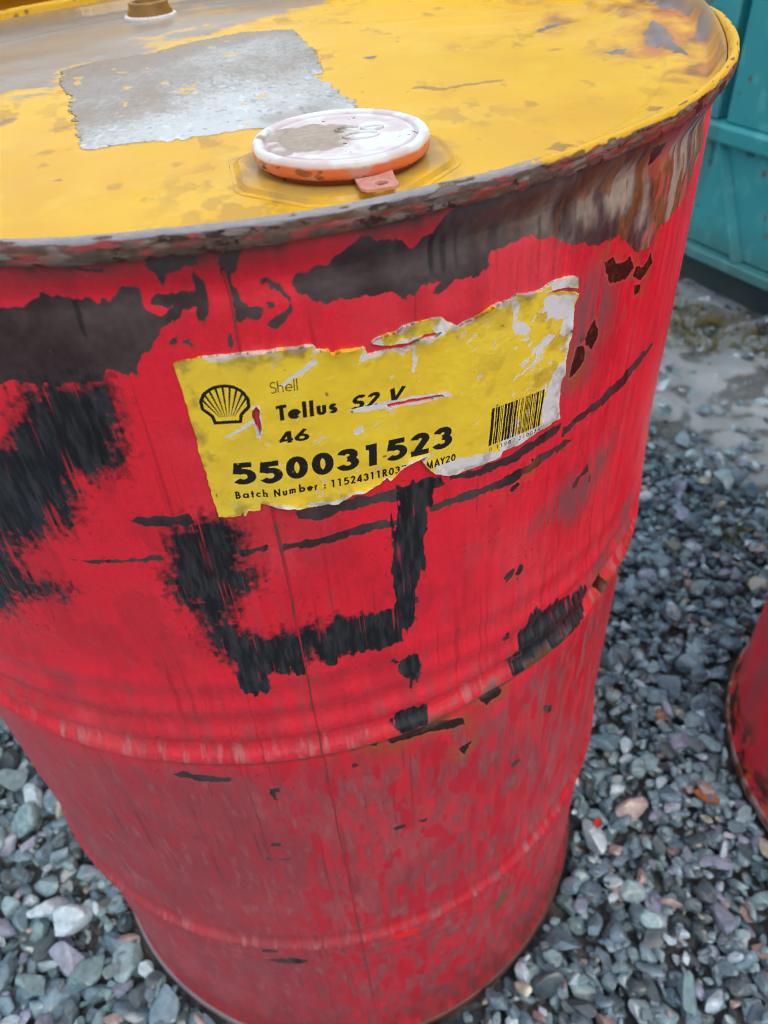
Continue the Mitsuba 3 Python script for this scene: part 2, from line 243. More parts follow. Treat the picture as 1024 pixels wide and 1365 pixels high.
        [[0.2253,-0.0801],[0.2201,-0.0765],[0.2196,-0.0699],[0.2253,-0.0702],[0.2292,-0.0743]],
        [[0.208,0.0144],[0.2258,0.023],[0.2303,0.0175],[0.2096,0.0082]],
    ],
    'L_LABEL': [
        [[-0.0976,0.06],[-0.0775,0.0741],[-0.0405,0.078],[-0.0096,0.0989],[0.0226,0.1078],[0.0594,0.1006],[0.061,0.0723],[0.0644,0.033],[0.0616,-0.0097],[0.061,-0.0314],[0.0554,-0.0362],[0.0601,-0.0613],[0.0617,-0.0832],[0.0659,-0.0994],[0.0651,-0.114],[0.0593,-0.1142],[0.0514,-0.1149],[0.0417,-0.1155],[0.0354,-0.1196],[0.0193,-0.1292],[0.001,-0.1288],[-0.0136,-0.1313],[-0.0315,-0.1322],[-0.0439,-0.1287],[-0.0562,-0.1288],[-0.0632,-0.1306],[-0.0702,-0.1294],[-0.0742,-0.0944],[-0.0811,-0.0556],[-0.0859,-0.0123],[-0.0918,0.0041]],
    ],
    'T_SCRATCH': [
        [[-0.0007,0.8033],[-0.0002,0.8012],[-0.013,0.794],[-0.0141,0.7945]],
        [[0.0365,0.7991],[0.0542,0.7985],[0.0788,0.7958],[0.0828,0.793],[0.0768,0.7927],[0.054,0.7939],[0.0381,0.7973]],
        [[0.0004,0.8094],[0.003,0.8089],[0.002,0.7962],[0.0003,0.7924],[-0.001,0.7936]],
    ],
}


def sdf(polys, x, y):
    """signed distance to a union of polygons, positive inside"""
    d2, par = mi.Float(1.0), mi.Bool(False)
    for q in polys:
        for (ax, ay), (bx, by) in zip(q, q[1:] + q[:1]):
            ex, ey = bx - ax, by - ay
            L = ex * ex + ey * ey
            if L < 1e-12:
                continue
            px, py = x - ax, y - ay
            t = dr.clip((px * ex + py * ey) * (1 / L), 0, 1)
            qx, qy = px - t * ex, py - t * ey
            d2 = dr.minimum(d2, qx * qx + qy * qy)
            if abs(ey) > 1e-9:
                par ^= ((ay > y) ^ (by > y)) & (px < py * (ex / ey))
    d = dr.sqrt(d2)
    return dr.select(par, d, -d)


def sat(x):
    return dr.clip(x, 0, 1)


def body_masks(u, z):
    z = z - .0055 * smoothstep(.850, .868, z)
    big, fine = fbm(u * 90, z * 90, 3.1, 3) - .5, fbm(u * 420, z * 420, 7.7, 3) - .5
    streak = noise(u * 700, z * 38, 1.5)
    g = sdf(POLY['B_GREY'], u + .004 * big + .0022 * fine, z + .004 * (fbm(u * 95, z * 80, 9.2, 3) - .5) + .002 * fine)
    grey = smoothstep(-.0003, .0003, g + .0050 * (fbm(u * 210, z * 170, 13.3, 3) - .5) + .0012 * fine)
    speck = smoothstep(.80, .83, fbm(u * 160, z * 130, 4.4, 4)) * smoothstep(.45, .6, noise(u * 18, z * 18, 8.8))
    grey = dr.maximum(grey, speck * smoothstep(-.05, .0, g))
    b = sdf(POLY['B_BLACK'], u + .0015 * big, z + .0045 * (noise(u * 300, z * 22, 2.2) - .5) + .002 * fine)
    soft = smoothstep(.0, .06, -u + .05) * smoothstep(.64, .66, z)      # sprayed edges on the left, brushed ones right
    w = .0008 + .0075 * soft
    fib = fbm(u * 430, z * 95, 4.7, 4) - .5
    black = smoothstep(-w, w * .6, b + (streak - .5) * .003 + (.009 + .005 * soft) * fib + fine * (.004 + .016 * soft) + .004 * big)
    black = black * (1 - .55 * smoothstep(.68, .8, noise(u * 900, z * 45, 6.6)) * (1 - smoothstep(.004, .02, b)))
    r = sdf(POLY['B_RUST'], u + .003 * big + .0018 * fine, z + .004 * (fbm(u * 160, z * 90, 6.7, 3) - .5)) + .004 * (fbm(u * 240, z * 200, 3.7, 3) - .5)
    rust = smoothstep(-.0002, .0003, r)
    lip = smoothstep(-.0016, -.0002, r) * (1 - rust)
    return grey, black, rust, lip, big, fine, streak


def body_colour(p, n, uv):
    u, z = uv.x, uv.y
    grey, black, rust, lip, big, fine, streak = body_masks(u, z)
    wide = noise(u * 14, z * 9, 3.3)
    st2 = noise(u * 260, z * 14, 5.5)
    st3 = .5 + 1.35 * (fbm(u * 165, z * 52, 9.9, 4) - .5)
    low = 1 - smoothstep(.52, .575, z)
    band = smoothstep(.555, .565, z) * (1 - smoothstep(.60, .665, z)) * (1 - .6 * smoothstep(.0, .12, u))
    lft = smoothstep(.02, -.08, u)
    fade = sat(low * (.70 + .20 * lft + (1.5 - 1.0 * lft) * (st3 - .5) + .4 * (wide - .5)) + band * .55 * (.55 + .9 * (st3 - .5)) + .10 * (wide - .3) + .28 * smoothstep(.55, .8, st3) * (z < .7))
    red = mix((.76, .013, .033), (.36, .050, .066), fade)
    rs_ = smoothstep(.06, .16, u)
    red = mix(red, (.66, .10, .115), .30 * smoothstep(.45, .75, fbm(u * 16, z * 12, 6.2, 3)))
    red = mix(red, (.50, .014, .030), .5 * smoothstep(.50, .66, fbm(u * 75, z * 40, 16.2, 4)) * (1 - low))
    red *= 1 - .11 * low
    red *= 1 - .28 * smoothstep(.70, .80, fbm(u * 480, z * 11, 7.9, 2)) * smoothstep(.35, .65, noise(u * 25, z * 18, 2.9))
    red *= .95 + .16 * (noise(u * 560, z * 30, 8.3) - .5) * (.5 + 1.6 * rs_) + .14 * (noise(u * 1500, z * 900, 6.1) - .5) + .22 * (fbm(u * 26, z * 20, 3.2, 3) - .5)
    # chalky vertical runs over the hoops and low on the wall
    chalk = smoothstep(.54, .78, fbm(u * 330, z * 62, 5.5, 3) * .62 + st3 * .43) * sat(.35 * low + 1.0 * smoothstep(.558, .566, z) * (1 - smoothstep(.572, .60, z)) + .8 * smoothstep(.268, .274, z) * (1 - smoothstep(.276, .29, z)) + .2 * smoothstep(.1, .2, u))
    red = mix(red, (.52, .19, .20), .62 * chalk)
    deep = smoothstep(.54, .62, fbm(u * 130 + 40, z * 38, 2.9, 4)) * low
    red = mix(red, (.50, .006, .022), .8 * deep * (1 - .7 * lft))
    # scuffed, dirty patches
    sc = smoothstep(-.012, .012, sdf(POLY['B_SCUFF'], u + .012 * big, z + .01 * big)) * smoothstep(.25, .7, noise(u * 420, z * 25, 4.1) * .6 + st3 * .6)
    red = mix(red, (.17, .075, .085), .85 * sc)
    # bright touch-up dabs at the lower hoop
    dab = smoothstep(.0, .004, .010 - dr.sqrt(dr.square((u - .0365) / 1.6) + dr.square(z - .262)) + .006 * big) + .8 * smoothstep(.62, .72, st3) * smoothstep(.0, .006, .008 - dr.abs(z - .268 - .02 * (u - .04))) * smoothstep(.02, .05, u)
    red = mix(red, (.80, .012, .02), sat(dab))
    # little scratches and pits
    pit = smoothstep(.86, .90, fbm(u * 300, z * 200, 12.2, 2)) * smoothstep(.52, .7, noise(u * 20, z * 14, 1.1))
    red = mix(red, (.07, .04, .04), .8 * pit)
    # brown grey old coat, paler and rust-streaked on the right
    pale = smoothstep(.07, .19, u + .03 * big) * smoothstep(.79, .82, z)
    run = smoothstep(.50, .72, noise(u * 330, z * 20, 2.7) * .55 + fbm(u * 90, z * 60, 5.1, 3) * .5)
    coat = mix(mix((.038, .021, .023), (.070, .048, .049), smoothstep(.3, .7, fbm(u * 60, z * 60, 6.1, 3))), (.34, .275, .225), pale * smoothstep(.30, .66, fbm(u * 120, z * 55, 2.1, 5) + .12 * (st3 - .5)))
    coat = mix(coat, mix((.26, .095, .020), (.10, .038, .014), fine + .5), .9 * pale * smoothstep(.45, .56, run * .12 + .92 * fbm(u * 130, z * 65, 5.1, 4)))
    coat = mix(coat, (.016, .010, .011), .85 * smoothstep(.64, .72, fbm(u * 190, z * 34, 9.3, 2)) * (1 - .6 * pale))
    coat *= .62 + .76 * fbm(u * 460, z * 380, 3.3, 3)
    redbit = smoothstep(.56, .60, fbm(u * 70, z * 45, 15.5, 3)) * smoothstep(.18, .21, u) * smoothstep(.815, .83, z)
    coat = mix(coat, (.50, .075, .075), .8 * redbit)
    c = mix(red, coat, grey)
    c = mix(c, mix((.006, .006, .009), (.032, .032, .038), smoothstep(.35, .75, fbm(u * 380, z * 70, 5.5, 4))), black)
    rh = smoothstep(-.012, -.001, sdf(POLY['B_RUST'], u, z) + .016 * big) * smoothstep(.42, .6, fbm(u * 120, z * 70, 8.6, 3) + .1 * (z < .62))
    c = mix(c, (.30, .085, .022), .55 * rh * (1 - black))
    c = mix(c, (.58, .18, .17), .22 * lip)
    c = mix(c, mix((.022, .006, .0025), (.10, .03, .010), smoothstep(.55, .8, fine + .5)), rust)
    # darker brown in the creases and under the rolled rim
    gr = smoothstep(.0055, .0, dr.abs(z - HOOP1 + .0025)) * .9 + smoothstep(.0045, .0, dr.abs(z - HOOP2 + .0015)) * .75 + smoothstep(.860, .871, z) * .75
    c = mix(c, (.055, .034, .034), sat(gr * (.45 + 1.0 * st3)))
    chip = smoothstep(.004, .0, dr.abs(z - HOOP1 - .001 + .004 * big)) * smoothstep(.55, .60, fbm(u * 55, z * 10, 3.7, 3)) * smoothstep(-.02, -.08, u)
    c = mix(c, (.16, .13, .11), chip)
    scr = smoothstep(.013, .002, dr.abs(z - HOOP1 - .004 - .010 * big)) * smoothstep(.47, .56, fbm(u * 85, z * 60, 3.1, 4)) * smoothstep(.02, .06, u)
    c = mix(c, mix((.17, .055, .016), (.16, .12, .11), smoothstep(.4, .6, fbm(u * 130, z * 130, 6.3, 3))), .85 * scr)
    olive = smoothstep(.0, .006, .014 - dr.sqrt(dr.square(u - .139) + dr.square((z - .205) / 1.5)) + .022 * big)
    c = mix(c, (.12, .085, .035), .7 * olive)
    low2 = 1 - smoothstep(.012, .17, z + .05 * big)  # wall foot darkened, more to the right: dirt plus ground shade in the colour
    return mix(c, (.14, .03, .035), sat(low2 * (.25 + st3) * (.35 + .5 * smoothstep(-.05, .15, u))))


def body_rough(p, n, uv):
    u, z = uv.x, uv.y
    return .20 + .24 * fbm(u * 60, z * 30, 3.9, 2) + .12 * (1 - smoothstep(.5, .58, z))


def body_bump(p, n, uv):
    u, z = uv.x, uv.y
    return .00030 * fbm(u * 500, z * 60, 1.9, 2) + .00025 * fbm(u * 260, z * 240, 5.9, 2) + .0008 * noise(u * 40, z * 30, 4.9)


YEL = (.70, .418, .003)


def lid_colour(p, n, uv):
    x, y = p.x, p.y
    w1, w2 = fbm(x * 70, y * 70, 1.2, 3) - .5, fbm(x * 260, y * 260, 4.2, 3) - .5
    str_ = fbm(x * 30, y * 60, 6.6, 4) - .5
    c = mix(YEL, (.62, .335, .003), smoothstep(.35, .75, fbm(x * 12, y * 9, 2.4, 4)))
    c = mix(c, (.72, .47, .03), .45 * smoothstep(.52, .78, fbm(x * 45, y * 38, 8.1, 4)))  # paler streaks: wet sheen put into the colour
    c = mix(c, (.30, .15, .02), .5 * smoothstep(.68, .80, fbm(x * 75, y * 48, 5.1, 4)))
    c = mix(c, (.34, .17, .02), .45 * smoothstep(.52, .70, fbm(x * 17, y * 13, 12.1, 5)) * smoothstep(.48, .62, fbm(x * 140, y * 90, 2.2, 3)))
    g = sdf(POLY['L_GREY'], x + .02 * str_ + .004 * w2, y + .060 * str_ + .014 * w1)
    gm = smoothstep(-.004, .006, g + .012 * w2)
    streak = smoothstep(.60, .70, fbm(x * 26, y * 34, 9.4, 4) + .15 * smoothstep(.05, .0, g))
    wet_grey = mix((.21, .165, .125), (.30, .28, .25), fbm(x * 16, y * 30, 3.8, 3))  # grey of dirt and of sky reflected in water, put into the colour
    c = mix(c, wet_grey, gm * (1 - .75 * streak * smoothstep(.14, .02, g)))
    d = sdf(POLY['L_DAM'], x + .008 * w1 + .003 * w2, y + .008 * w1)
    hal = smoothstep(-.024, .002, d + .05 * w1) * smoothstep(.20, .24, x)
    c = mix(c, mix((.46, .15, .03), (.20, .075, .03), smoothstep(.4, .65, fbm(x * 110, y * 90, 7.7, 3))), .9 * hal)
    wr = smoothstep(.19, .25, x + .4 * smoothstep(-.1, .1, y))
    c = mix(c, mix(mix((.10, .055, .03), (.22, .13, .06), w2 + .5), mix((.10, .07, .065), (.26, .22, .22), fbm(x * 90, y * 90, 2.2, 3)), wr), smoothstep(-.0010, .0010, d + .006 * w2) * (.62 + .38 * wr))
    pit = smoothstep(.88, .91, fbm(x * 150, y * 150, 8.2, 2)) * smoothstep(.45, .6, noise(x * 15, y * 15, 3.1))
    c = mix(c, (.12, .07, .04), pit)
    r = dr.sqrt(x * x + y * y)
    edge = smoothstep(.281, .2865, r + .006 * w1)
    c = mix(c, (.40, .22, .03), .6 * edge)
    cd = dr.sqrt(dr.square(x - .044) + dr.square(y + .1955))
    return mix(c, (.30, .20, .09), .7 * smoothstep(.052, .038, cd + .02 * w1))


def lid_rough(p, n, uv):
    x, y = p.x, p.y
    g = sdf(POLY['L_GREY'], x, y + .03 * (fbm(x * 30, y * 120, 6.6, 2) - .5))
    return .22 + .20 * fbm(x * 50, y * 90, 1.7, 2) - .12 * smoothstep(-.005, .01, g)


def lid_bump(p, n, uv):
    x, y = p.x, p.y
    return .0010 * fbm(x * 40, y * 32, 2.8, 4) + .0035 * noise(x * 7, y * 10, 7.3) + .0002 * fbm(x * 300, y * 300, 3.3, 2)


def chime_colour(p, n, uv):
    r = dr.sqrt(p.x * p.x + p.y * p.y)
    u, q = uv.x, uv.y                      # q runs along the rolled profile, 0 at the lower outer edge
    a, b = fbm(u * 120, q * 9, 1.1, 4), fbm(u * 420, q * 20, 2.6, 3)
    k = fbm(u * 28, q * 2, 7.1, 3)
    old = mix((.050, .027, .020), (.17, .115, .090), b)
    old = mix(old, (.24, .20, .18), smoothstep(.52, .68, a) * .7)
    old = mix(old, (.34, .05, .05), .9 * smoothstep(.58, .64, fbm(u * 150 + 2 * b, q * 11 + b, 5.8, 4) + .07 * smoothstep(.05, .25, u) + .09 * smoothstep(.16, .04, q)))
    old = mix(old, (.13, .045, .016), .8 * smoothstep(.52, .66, fbm(u * 75, q * 16, 3.8, 3)) * smoothstep(-.16, .10, u))
    old = mix(old, (.035, .014, .010), smoothstep(.54, .66, fbm(u * 170 + 3 * a, q * 9 + 2 * b, 8.8, 4)))
    right = smoothstep(.02, .17, u + .10 * (k - .5)) + smoothstep(-.2, -.4, u)
    steel = mix((.22, .22, .25), (.34, .34, .38), b)
    steel = mix(steel, (.09, .06, .05), smoothstep(.62, .70, a))
    yel = mix((.70, .40, .012), (.20, .10, .03), smoothstep(.66, .74, fbm(u * 120, q * 10, 3.2, 2)))
    top = mix(steel, yel, smoothstep(.42, .58, right * 1.1 + .5 * (b - .5) - .12))
    lim = .50 + .10 * (a - .5) + .04 * (b - .5) - .02 * right
    top = mix(top, yel, smoothstep(.74, .78, q + .1 * (a - .5)))
    return mix(old, top, smoothstep(-.012, .012, q - lim))


def chime_bump(p, n, uv):
    return .0009 * fbm(uv.x * 130, uv.y * 8, 4.4, 3) + .0003 * fbm(uv.x * 500, uv.y * 20, 1.3, 2)


def label_colour(p, n, uv):
    u, z = uv.x, uv.y
    w1, w2 = fbm(u * 220, z * 220, 2.2, 3) - .5, fbm(u * 700, z * 700, 6.2, 2) - .5
    c = mix((.88, .645, .040), (.78, .52, .028), fbm(u * 60, z * 60, 3.1, 3))
    c = mix(c, (.80, .70, .16), .5 * smoothstep(.02, -.02, u) * noise(u * 40, z * 20, 4))
    m = sdf(POLY['T_WHITE'], u + .003 * w1 + .0012 * w2, z + .003 * w1)
    rightside = smoothstep(.075, .13, u)
    scuff = smoothstep(.67, .72, fbm(u * 130 + z * 90, z * 260 - u * 150, 1.4, 3) + .05 * rightside) * (.35 + .65 * rightside)
    dirt = smoothstep(.55, .75, fbm(u * 110, z * 110, 9.1, 4)) * (.15 + .6 * rightside)
    c = mix(c, (.30, .17, .03), .6 * dirt)
    c = mix(c, (.68, .66, .68), sat(smoothstep(-.0003, .0004, m) + .8 * scuff))
    e = sdf(POLY['T_OUT'], u, z)
    c = mix(c, (.70, .67, .64), .9 * smoothstep(.0012, .0004, e + .0070 * (fbm(u * 200, z * 200, 8.1, 3) - .5)) * smoothstep(.0, .012, u + .0215))
    c = mix(c, (.22, .14, .05), .6 * smoothstep(.007, .0, e + .012 * w1) * smoothstep(.45, .65, fbm(u * 150, z * 150, 3.3, 3)))
    pit = smoothstep(.80, .84, fbm(u * 420, z * 420, 5.5, 2))
    return mix(c, (.10, .07, .04), .8 * pit)


def label_bump(p, n, uv):
    u, z = uv.x, uv.y
    return .0006 * fbm(u * 190, z * 190, 3.6, 4) + .0003 * fbm(u * 700, z * 700, 2.6, 2)


def ink_colour(p, n, uv):
    w = .8 * smoothstep(.80, .86, fbm(uv.x * 500, uv.y * 500, 1.8, 3))
    return mix((.014, .012, .011), (.45, .33, .05), w)


def tin_colour(p, n, uv):
    x, y = p.x, p.y
    a = fbm(x * 75, y * 75, 1.6, 4)
    q = noise(x * 13, y * 13, 2.0) * .55 + .45 * smoothstep(.0, -.12, y - .9 * x)
    c = mix((.25, .225, .19), (.54, .585, .61), smoothstep(.25, .75, .55 * q + .30 * a + .35 * fbm(x * 420, y * 240, 5.5, 3) - .08))
    c = mix(c, (.20, .155, .12), .8 * smoothstep(.02, .10, y + .06 * (a - .5) - .5 * (x + .02)))
    c = mix(c, (.78, .83, .88), smoothstep(.62, .82, fbm(x * 300, y * 130, 3.9, 4)) * smoothstep(.03, -.06, y - .4 * x) * .45)
    c = mix(c, (.24, .18, .13), .75 * smoothstep(.50, .72, fbm(x * 24, y * 17, 3.3, 4) + .35 * smoothstep(.02, .09, y - .35 * x)))
    c = mix(c, YEL, smoothstep(.70, .74, fbm(x * 95, y * 70, 6.8, 4)) * .8)
    return mix(c, (.14, .13, .18), .4 * smoothstep(.72, .78, fbm(x * 260, y * 150, 8.9, 2)))


def tin_bump(p, n, uv):
    return .0006 * fbm(p.x * 140, p.y * 120, 7.1, 4)


def cap_colour(p, n, uv):
    x, y = p.x - .044, p.y + .1955
    r = dr.sqrt(x * x + y * y)
    a, b = fbm(x * 120, y * 120, p.z * 120, 3), fbm(x * 420, y * 420, p.z * 420, 2)
    side = mix((.62, .145, .060), (.52, .24, .20), smoothstep(.45, .65, a))
    side = mix(side, (.22, .045, .012), smoothstep(.8690, .8660, p.z + .003 * (a - .5)))
    side = mix(side, (.12, .05, .03), .7 * smoothstep(.60, .70, fbm(x * 200, y * 200, p.z * 300, 3)))
    topc = mix((.60, .53, .56), (.66, .70, .74), smoothstep(.4, .6, a))
    dirt = smoothstep(.0, .004, .022 - dr.sqrt(dr.square(x + .011) + dr.square(y - .001)) + .02 * (a - .5)) * smoothstep(.010, -.002, x + .010 * (b - .5) - .35 * y)
    topc = mix(topc, mix((.24, .185, .14), (.36, .29, .22), b), .92 * dirt)
    topc = mix(topc, (.42, .30, .34), .6 * smoothstep(.0018, .0, dr.abs(r - .0315)))
    topc = mix(topc, (.05, .035, .03), smoothstep(.62, .68, fbm(x * 60, y * 60, 6.5, 3)) * smoothstep(.0012, .0, dr.abs(r - .0322)))
    c = mix(side, topc, smoothstep(.8712, .8728, p.z + .0014 * (a - .5)))
    return mix(c, (.03, .02, .02), smoothstep(.82, .86, fbm(x * 260, y * 260, p.z * 260, 2)))


def drum2_colour(p, n, uv):
    u, z = uv.x, uv.y
    a = fbm(u * 50, z * 20, 3.3, 3)
    c = mix((.80, .014, .034), (.50, .060, .080), smoothstep(.35, .7, a))
    w = smoothstep(.10, .02, z + .10 * (fbm(u * 60, z * 40, 1.3, 3) - .5))
    c = mix(c, (.60, .10, .02), .7 * w * smoothstep(.5, .6, noise(u * 60, z * 40, 2)))
    return mix(c, (.055, .018, .010), w * smoothstep(.46, .56, fbm(u * 45, z * 55, 6.3, 3)))


def rusty(p, n, uv):
    a = fbm(p.x * 90, p.y * 90, p.z * 90, 3)
    return mix((.30, .22, .22), (.16, .055, .020), smoothstep(.4, .6, a))


def teal_colour(p, n, uv):
    a = fbm(p.x * 5, p.y * 5, p.z * 4, 4)
    b = fbm(p.x * 40, p.y * 40, p.z * 22, 3)
    c = mix((.032, .32, .365), (.055, .41, .45), a)
    c = mix(c, (.12, .50, .52), .5 * smoothstep(.55, .75, b))
    c = mix(c, (.010, .11, .11), smoothstep(.70, .77, fbm(p.x * 19, p.y * 19, p.z * 15, 4)))
    c = mix(c, (.17, .07, .03), .8 * smoothstep(.70, .76, fbm(p.x * 31, p.y * 31, p.z * 22 + 9, 4)))
    run = smoothstep(.55, .75, noise(p.x * 55 - p.y * 30, p.z * 3, 1.5))
    return mix(c, (.09, .12, .11), sat(.35 * run + .55 * smoothstep(.20, .09, p.z + .05 * (b - .5))))


def ground_colour(p, n, uv):
    x, y = p.x, p.y
    a, b = fbm(x * 9, y * 9, 1.0, 4), fbm(x * 120, y * 120, 4.0, 2)
    dirt = mix((.27, .30, .33), (.41, .44, .475), smoothstep(.3, .7, a))
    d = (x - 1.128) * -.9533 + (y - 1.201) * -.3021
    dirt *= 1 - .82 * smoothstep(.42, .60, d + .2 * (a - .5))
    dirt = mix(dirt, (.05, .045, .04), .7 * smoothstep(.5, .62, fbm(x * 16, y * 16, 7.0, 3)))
    return mix(dirt, (.30, .30, .30), .25 * smoothstep(.55, .75, b))


def stone_colour(p, n, uv):
    h, k = uv.x, uv.y
    c = mix((.085, .125, .150), (.19, .265, .31), k)
    c = dr.select(h > .36, mix((.14, .205, .21), (.27, .36, .37), k), c)
    c = dr.select(h > .58, mix((.045, .060, .066), (.10, .125, .135), k), c)
    c = dr.select(h > .80, mix((.16, .165, .20), (.29, .29, .38), k), c)
    c = dr.select(h > .87, mix((.34, .40, .43), (.52, .58, .61), k), c)
    c = dr.select(h > .955, mix((.26, .17, .15), (.46, .33, .30), k), c)
    c = dr.select(h > .982, mix((.24, .21, .15), (.42, .38, .29), k), c)
    c *= mi.Color3f(.95, 1.10, 1.22)
    v = fbm(p.x * 190, p.y * 190, p.z * 190, 3)
    vein = smoothstep(.06, .0, dr.abs(fbm(p.x * 70 + h * 31, p.y * 70, p.z * 70, 2) - .5)) * smoothstep(.5, .9, k)
    return mix(c * (.45 + 1.1 * v), (.40, .42, .42), .25 * vein)


def wet_rough(p, n, uv):
    return .14 + .3 * noise(p.x * 70, p.y * 70, p.z * 70)


def principled(fn, rough=.4, spec=.5, metallic=0.0, bump=None, eps=4e-4, **kw):
    d = {'type': 'principled', 'base_color': proc(fn) if callable(fn) else {'type': 'rgb', 'value': list(fn)},
         'roughness': proc(rough) if callable(rough) else rough, 'specular': spec, 'metallic': metallic, **kw}
    if bump is not None:
        d = {'type': 'bumpmap', 'arbitrary': proc(bump, eps=eps), 'scale': 1.0, 'bsdf': d}
    return {'type': 'twosided', 'bsdf': d}


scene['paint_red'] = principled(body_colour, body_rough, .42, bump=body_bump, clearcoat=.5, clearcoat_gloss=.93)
scene['paint_yellow'] = principled(lid_colour, lid_rough, .30, bump=lid_bump, clearcoat=.35, clearcoat_gloss=.96)
scene['rim_metal'] = principled(chime_colour, .42, .45, bump=chime_bump)
scene['label_paper'] = principled(label_colour, .38, .4, bump=label_bump)
scene['ink'] = principled(ink_colour, .42, .3)
scene['tin'] = principled(tin_colour, .26, .55, metallic=.25, bump=tin_bump)
scene['cap_paint'] = principled(cap_colour, .36, .45)
scene['tab_paint'] = principled(lambda p, n, uv: mix((.48, .17, .13), (.55, .33, .30), fbm(p.x * 300, p.y * 300, 2.0, 3)), .4, .4)
scene['plain_yellow'] = principled(lambda p, n, uv: mix((.62, .30, .006), (.50, .24, .006), fbm(p.x * 20, p.y * 20, p.z * 20, 3)), .35, .45)
scene['seam_dark'] = principled(lambda p, n, uv: mix((.13, .05, .05), (.40, .02, .035), smoothstep(.36, .58, fbm(p.x * 90, p.y * 90, p.z * 45, 3))), .5, .4)
scene['white_plastic'] = principled((.62, .62, .66), .35, .5)
scene['brown_plug'] = principled(lambda p, n, uv: mix((.30, .15, .01), (.16, .07, .01), fbm(p.x * 120, p.y * 120, p.z * 120, 2)), .35, .5)
scene['paint_red_worn'] = principled(drum2_colour, .38, .45)
scene['rust'] = principled(rusty, .5, .35)
scene['foot_metal'] = principled(lambda p, n, uv: mix(mix((.05, .032, .032), (.14, .05, .03), fbm(uv.x * 90, p.z * 300, 1.0, 3)), (.20, .18, .21), smoothstep(-.06, -.16, uv.x + .05 * (fbm(uv.x * 60, p.z * 200, 4.0, 3) - .5))), .45, .4)  # right side coloured dark for the shadow at the foot, left lilac grey
scene['teal_paint'] = principled(teal_colour, .38, .45, bump=lambda p, n, uv: .003 * fbm(p.x * 9, p.y * 9, p.z * 7, 3), eps=2e-3)
scene['shaded_steel'] = principled(lambda p, n, uv: mix((.022, .050, .052), (.06, .09, .09), fbm(p.x * 20, p.y * 20, p.z * 20, 3)), .6, .3)  # steel colour darkened to give the shadow beneath the container
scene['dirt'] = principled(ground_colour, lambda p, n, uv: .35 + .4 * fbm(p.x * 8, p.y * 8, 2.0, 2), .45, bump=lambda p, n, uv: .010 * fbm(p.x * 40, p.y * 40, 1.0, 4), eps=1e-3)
scene['stone'] = principled(stone_colour, wet_rough, .7)
scene['clear_water'] = {'type': 'dielectric', 'int_ior': 1.33, 'ext_ior': 1.0}
scene['straw_fibre'] = principled((.42, .36, .24), .6, .3)
scene['chip_red'] = principled((.45, .03, .02), .4, .4)
scene['leaf'] = principled((.36, .13, .05), .5, .4)
scene['moss_green'] = principled(lambda p, n, uv: mix((.09, .11, .022), (.22, .17, .08), noise(p.x * 60, p.y * 60, p.z * 60)), .7, .2)

# ------------------------------------------------------------------ the red drum in front
DR = 'oil_drum'
tag(DR, 'large worn red steel drum with yellow top and torn yellow label in the foreground', 'drum')
v, f, uv = body_mesh()
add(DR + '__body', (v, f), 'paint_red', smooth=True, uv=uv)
v, f, uv = ring_mesh(chime_profile(.8700, H), n=720, wob=.0010)
add(DR + '__top_rim', (v, f), 'rim_metal', smooth=True, uv=uv)
tag(DR + '__top_rim', 'rolled rim, bare grey and rusty at the front, yellow at the right')
v, f, uv = ring_mesh(chime_profile(-.002, .0135, up=False), n=480, flip=True)
add(DR + '__bottom_rim', (v, f), 'foot_metal', smooth=True, uv=uv)


def lid_z(x, y):
    r = np.hypot(x, y)
    z = LID + .002 * sstep(.257, .262, r) + .010 * sstep(.278, .2872, r) ** 2
    z = z + .010 * np.exp(-((x - .275) / .045) ** 2 - ((y + .03) / .07) ** 2) + .004 * np.exp(-(((x - .20) * .3 + (y - .06)) / .012) ** 2) * sstep(.05, .2, x) * sstep(.286, .26, r)
    p = np.stack([x * 6, y * 6, 0 * x + 3.3], -1)
    z = z + .0045 * (meshkit.fbm(p, 3) - .5) * sstep(.286, .25, r)
    return z + sag(x, y, z)


rr = np.unique(np.concatenate([np.linspace(.002, .255, 70), np.linspace(.255, .288, 36)]))
tt = np.linspace(-np.pi, np.pi, 361)
Rr, Tt = np.meshgrid(rr, tt, indexing='ij')
x, y = Rr * np.cos(Tt), Rr * np.sin(Tt)
v = np.stack([x, y, lid_z(x, y)], -1).reshape(-1, 3)
add(DR + '__lid', (v, grid_faces(len(rr), 361)), 'paint_yellow', smooth=True)
tag(DR + '__lid', 'wet yellow top plate, coloured grey for dirt and reflected sky towards the back left')

# weld seam: a thin raised bead down the wall
zs = np.linspace(.016, .863, 260)
du = np.array([-.0008, -.0005, .0005, .0008])
up = np.array([-.0002, .0006, .0006, -.0002])
V = []
for z in zs:
    wv = .0009 * (meshkit.noise(np.array([z * 60, 1.0, 2.0])) - .5) * 0.8
    for d, h in zip(du, up):
        th = TS + (d * (.55 + .6 * meshkit.noise(np.array([z * 25, 5.0, 2.0]))) + wv) / RB
        r = body_r(np.array(th), np.array(z)) + h
        V.append([r * math.cos(th), r * math.sin(th), z])
add(DR + '__weld_seam', (np.array(V), grid_faces(len(zs), 4)), 'seam_dark', smooth=True)

# ------------------------------------------------------------------ the side label and its print
TILT = -.055


def ring(pts):
    return Polygon(pts).buffer(0)


def rough_edge(poly, amp, step, seed):
    out = []
    L = poly.exterior.length
    for s in np.arange(0, L, step):
        q = poly.exterior.interpolate(s)
        n1 = meshkit.fbm(np.array([q.x * 300, q.y * 300, seed]), 3) - .5
        n2 = meshkit.fbm(np.array([q.x * 300, q.y * 300, seed + 9]), 3) - .5
        out.append((q.x + amp * n1, q.y + amp * n2))
    return Polygon(out).buffer(0)


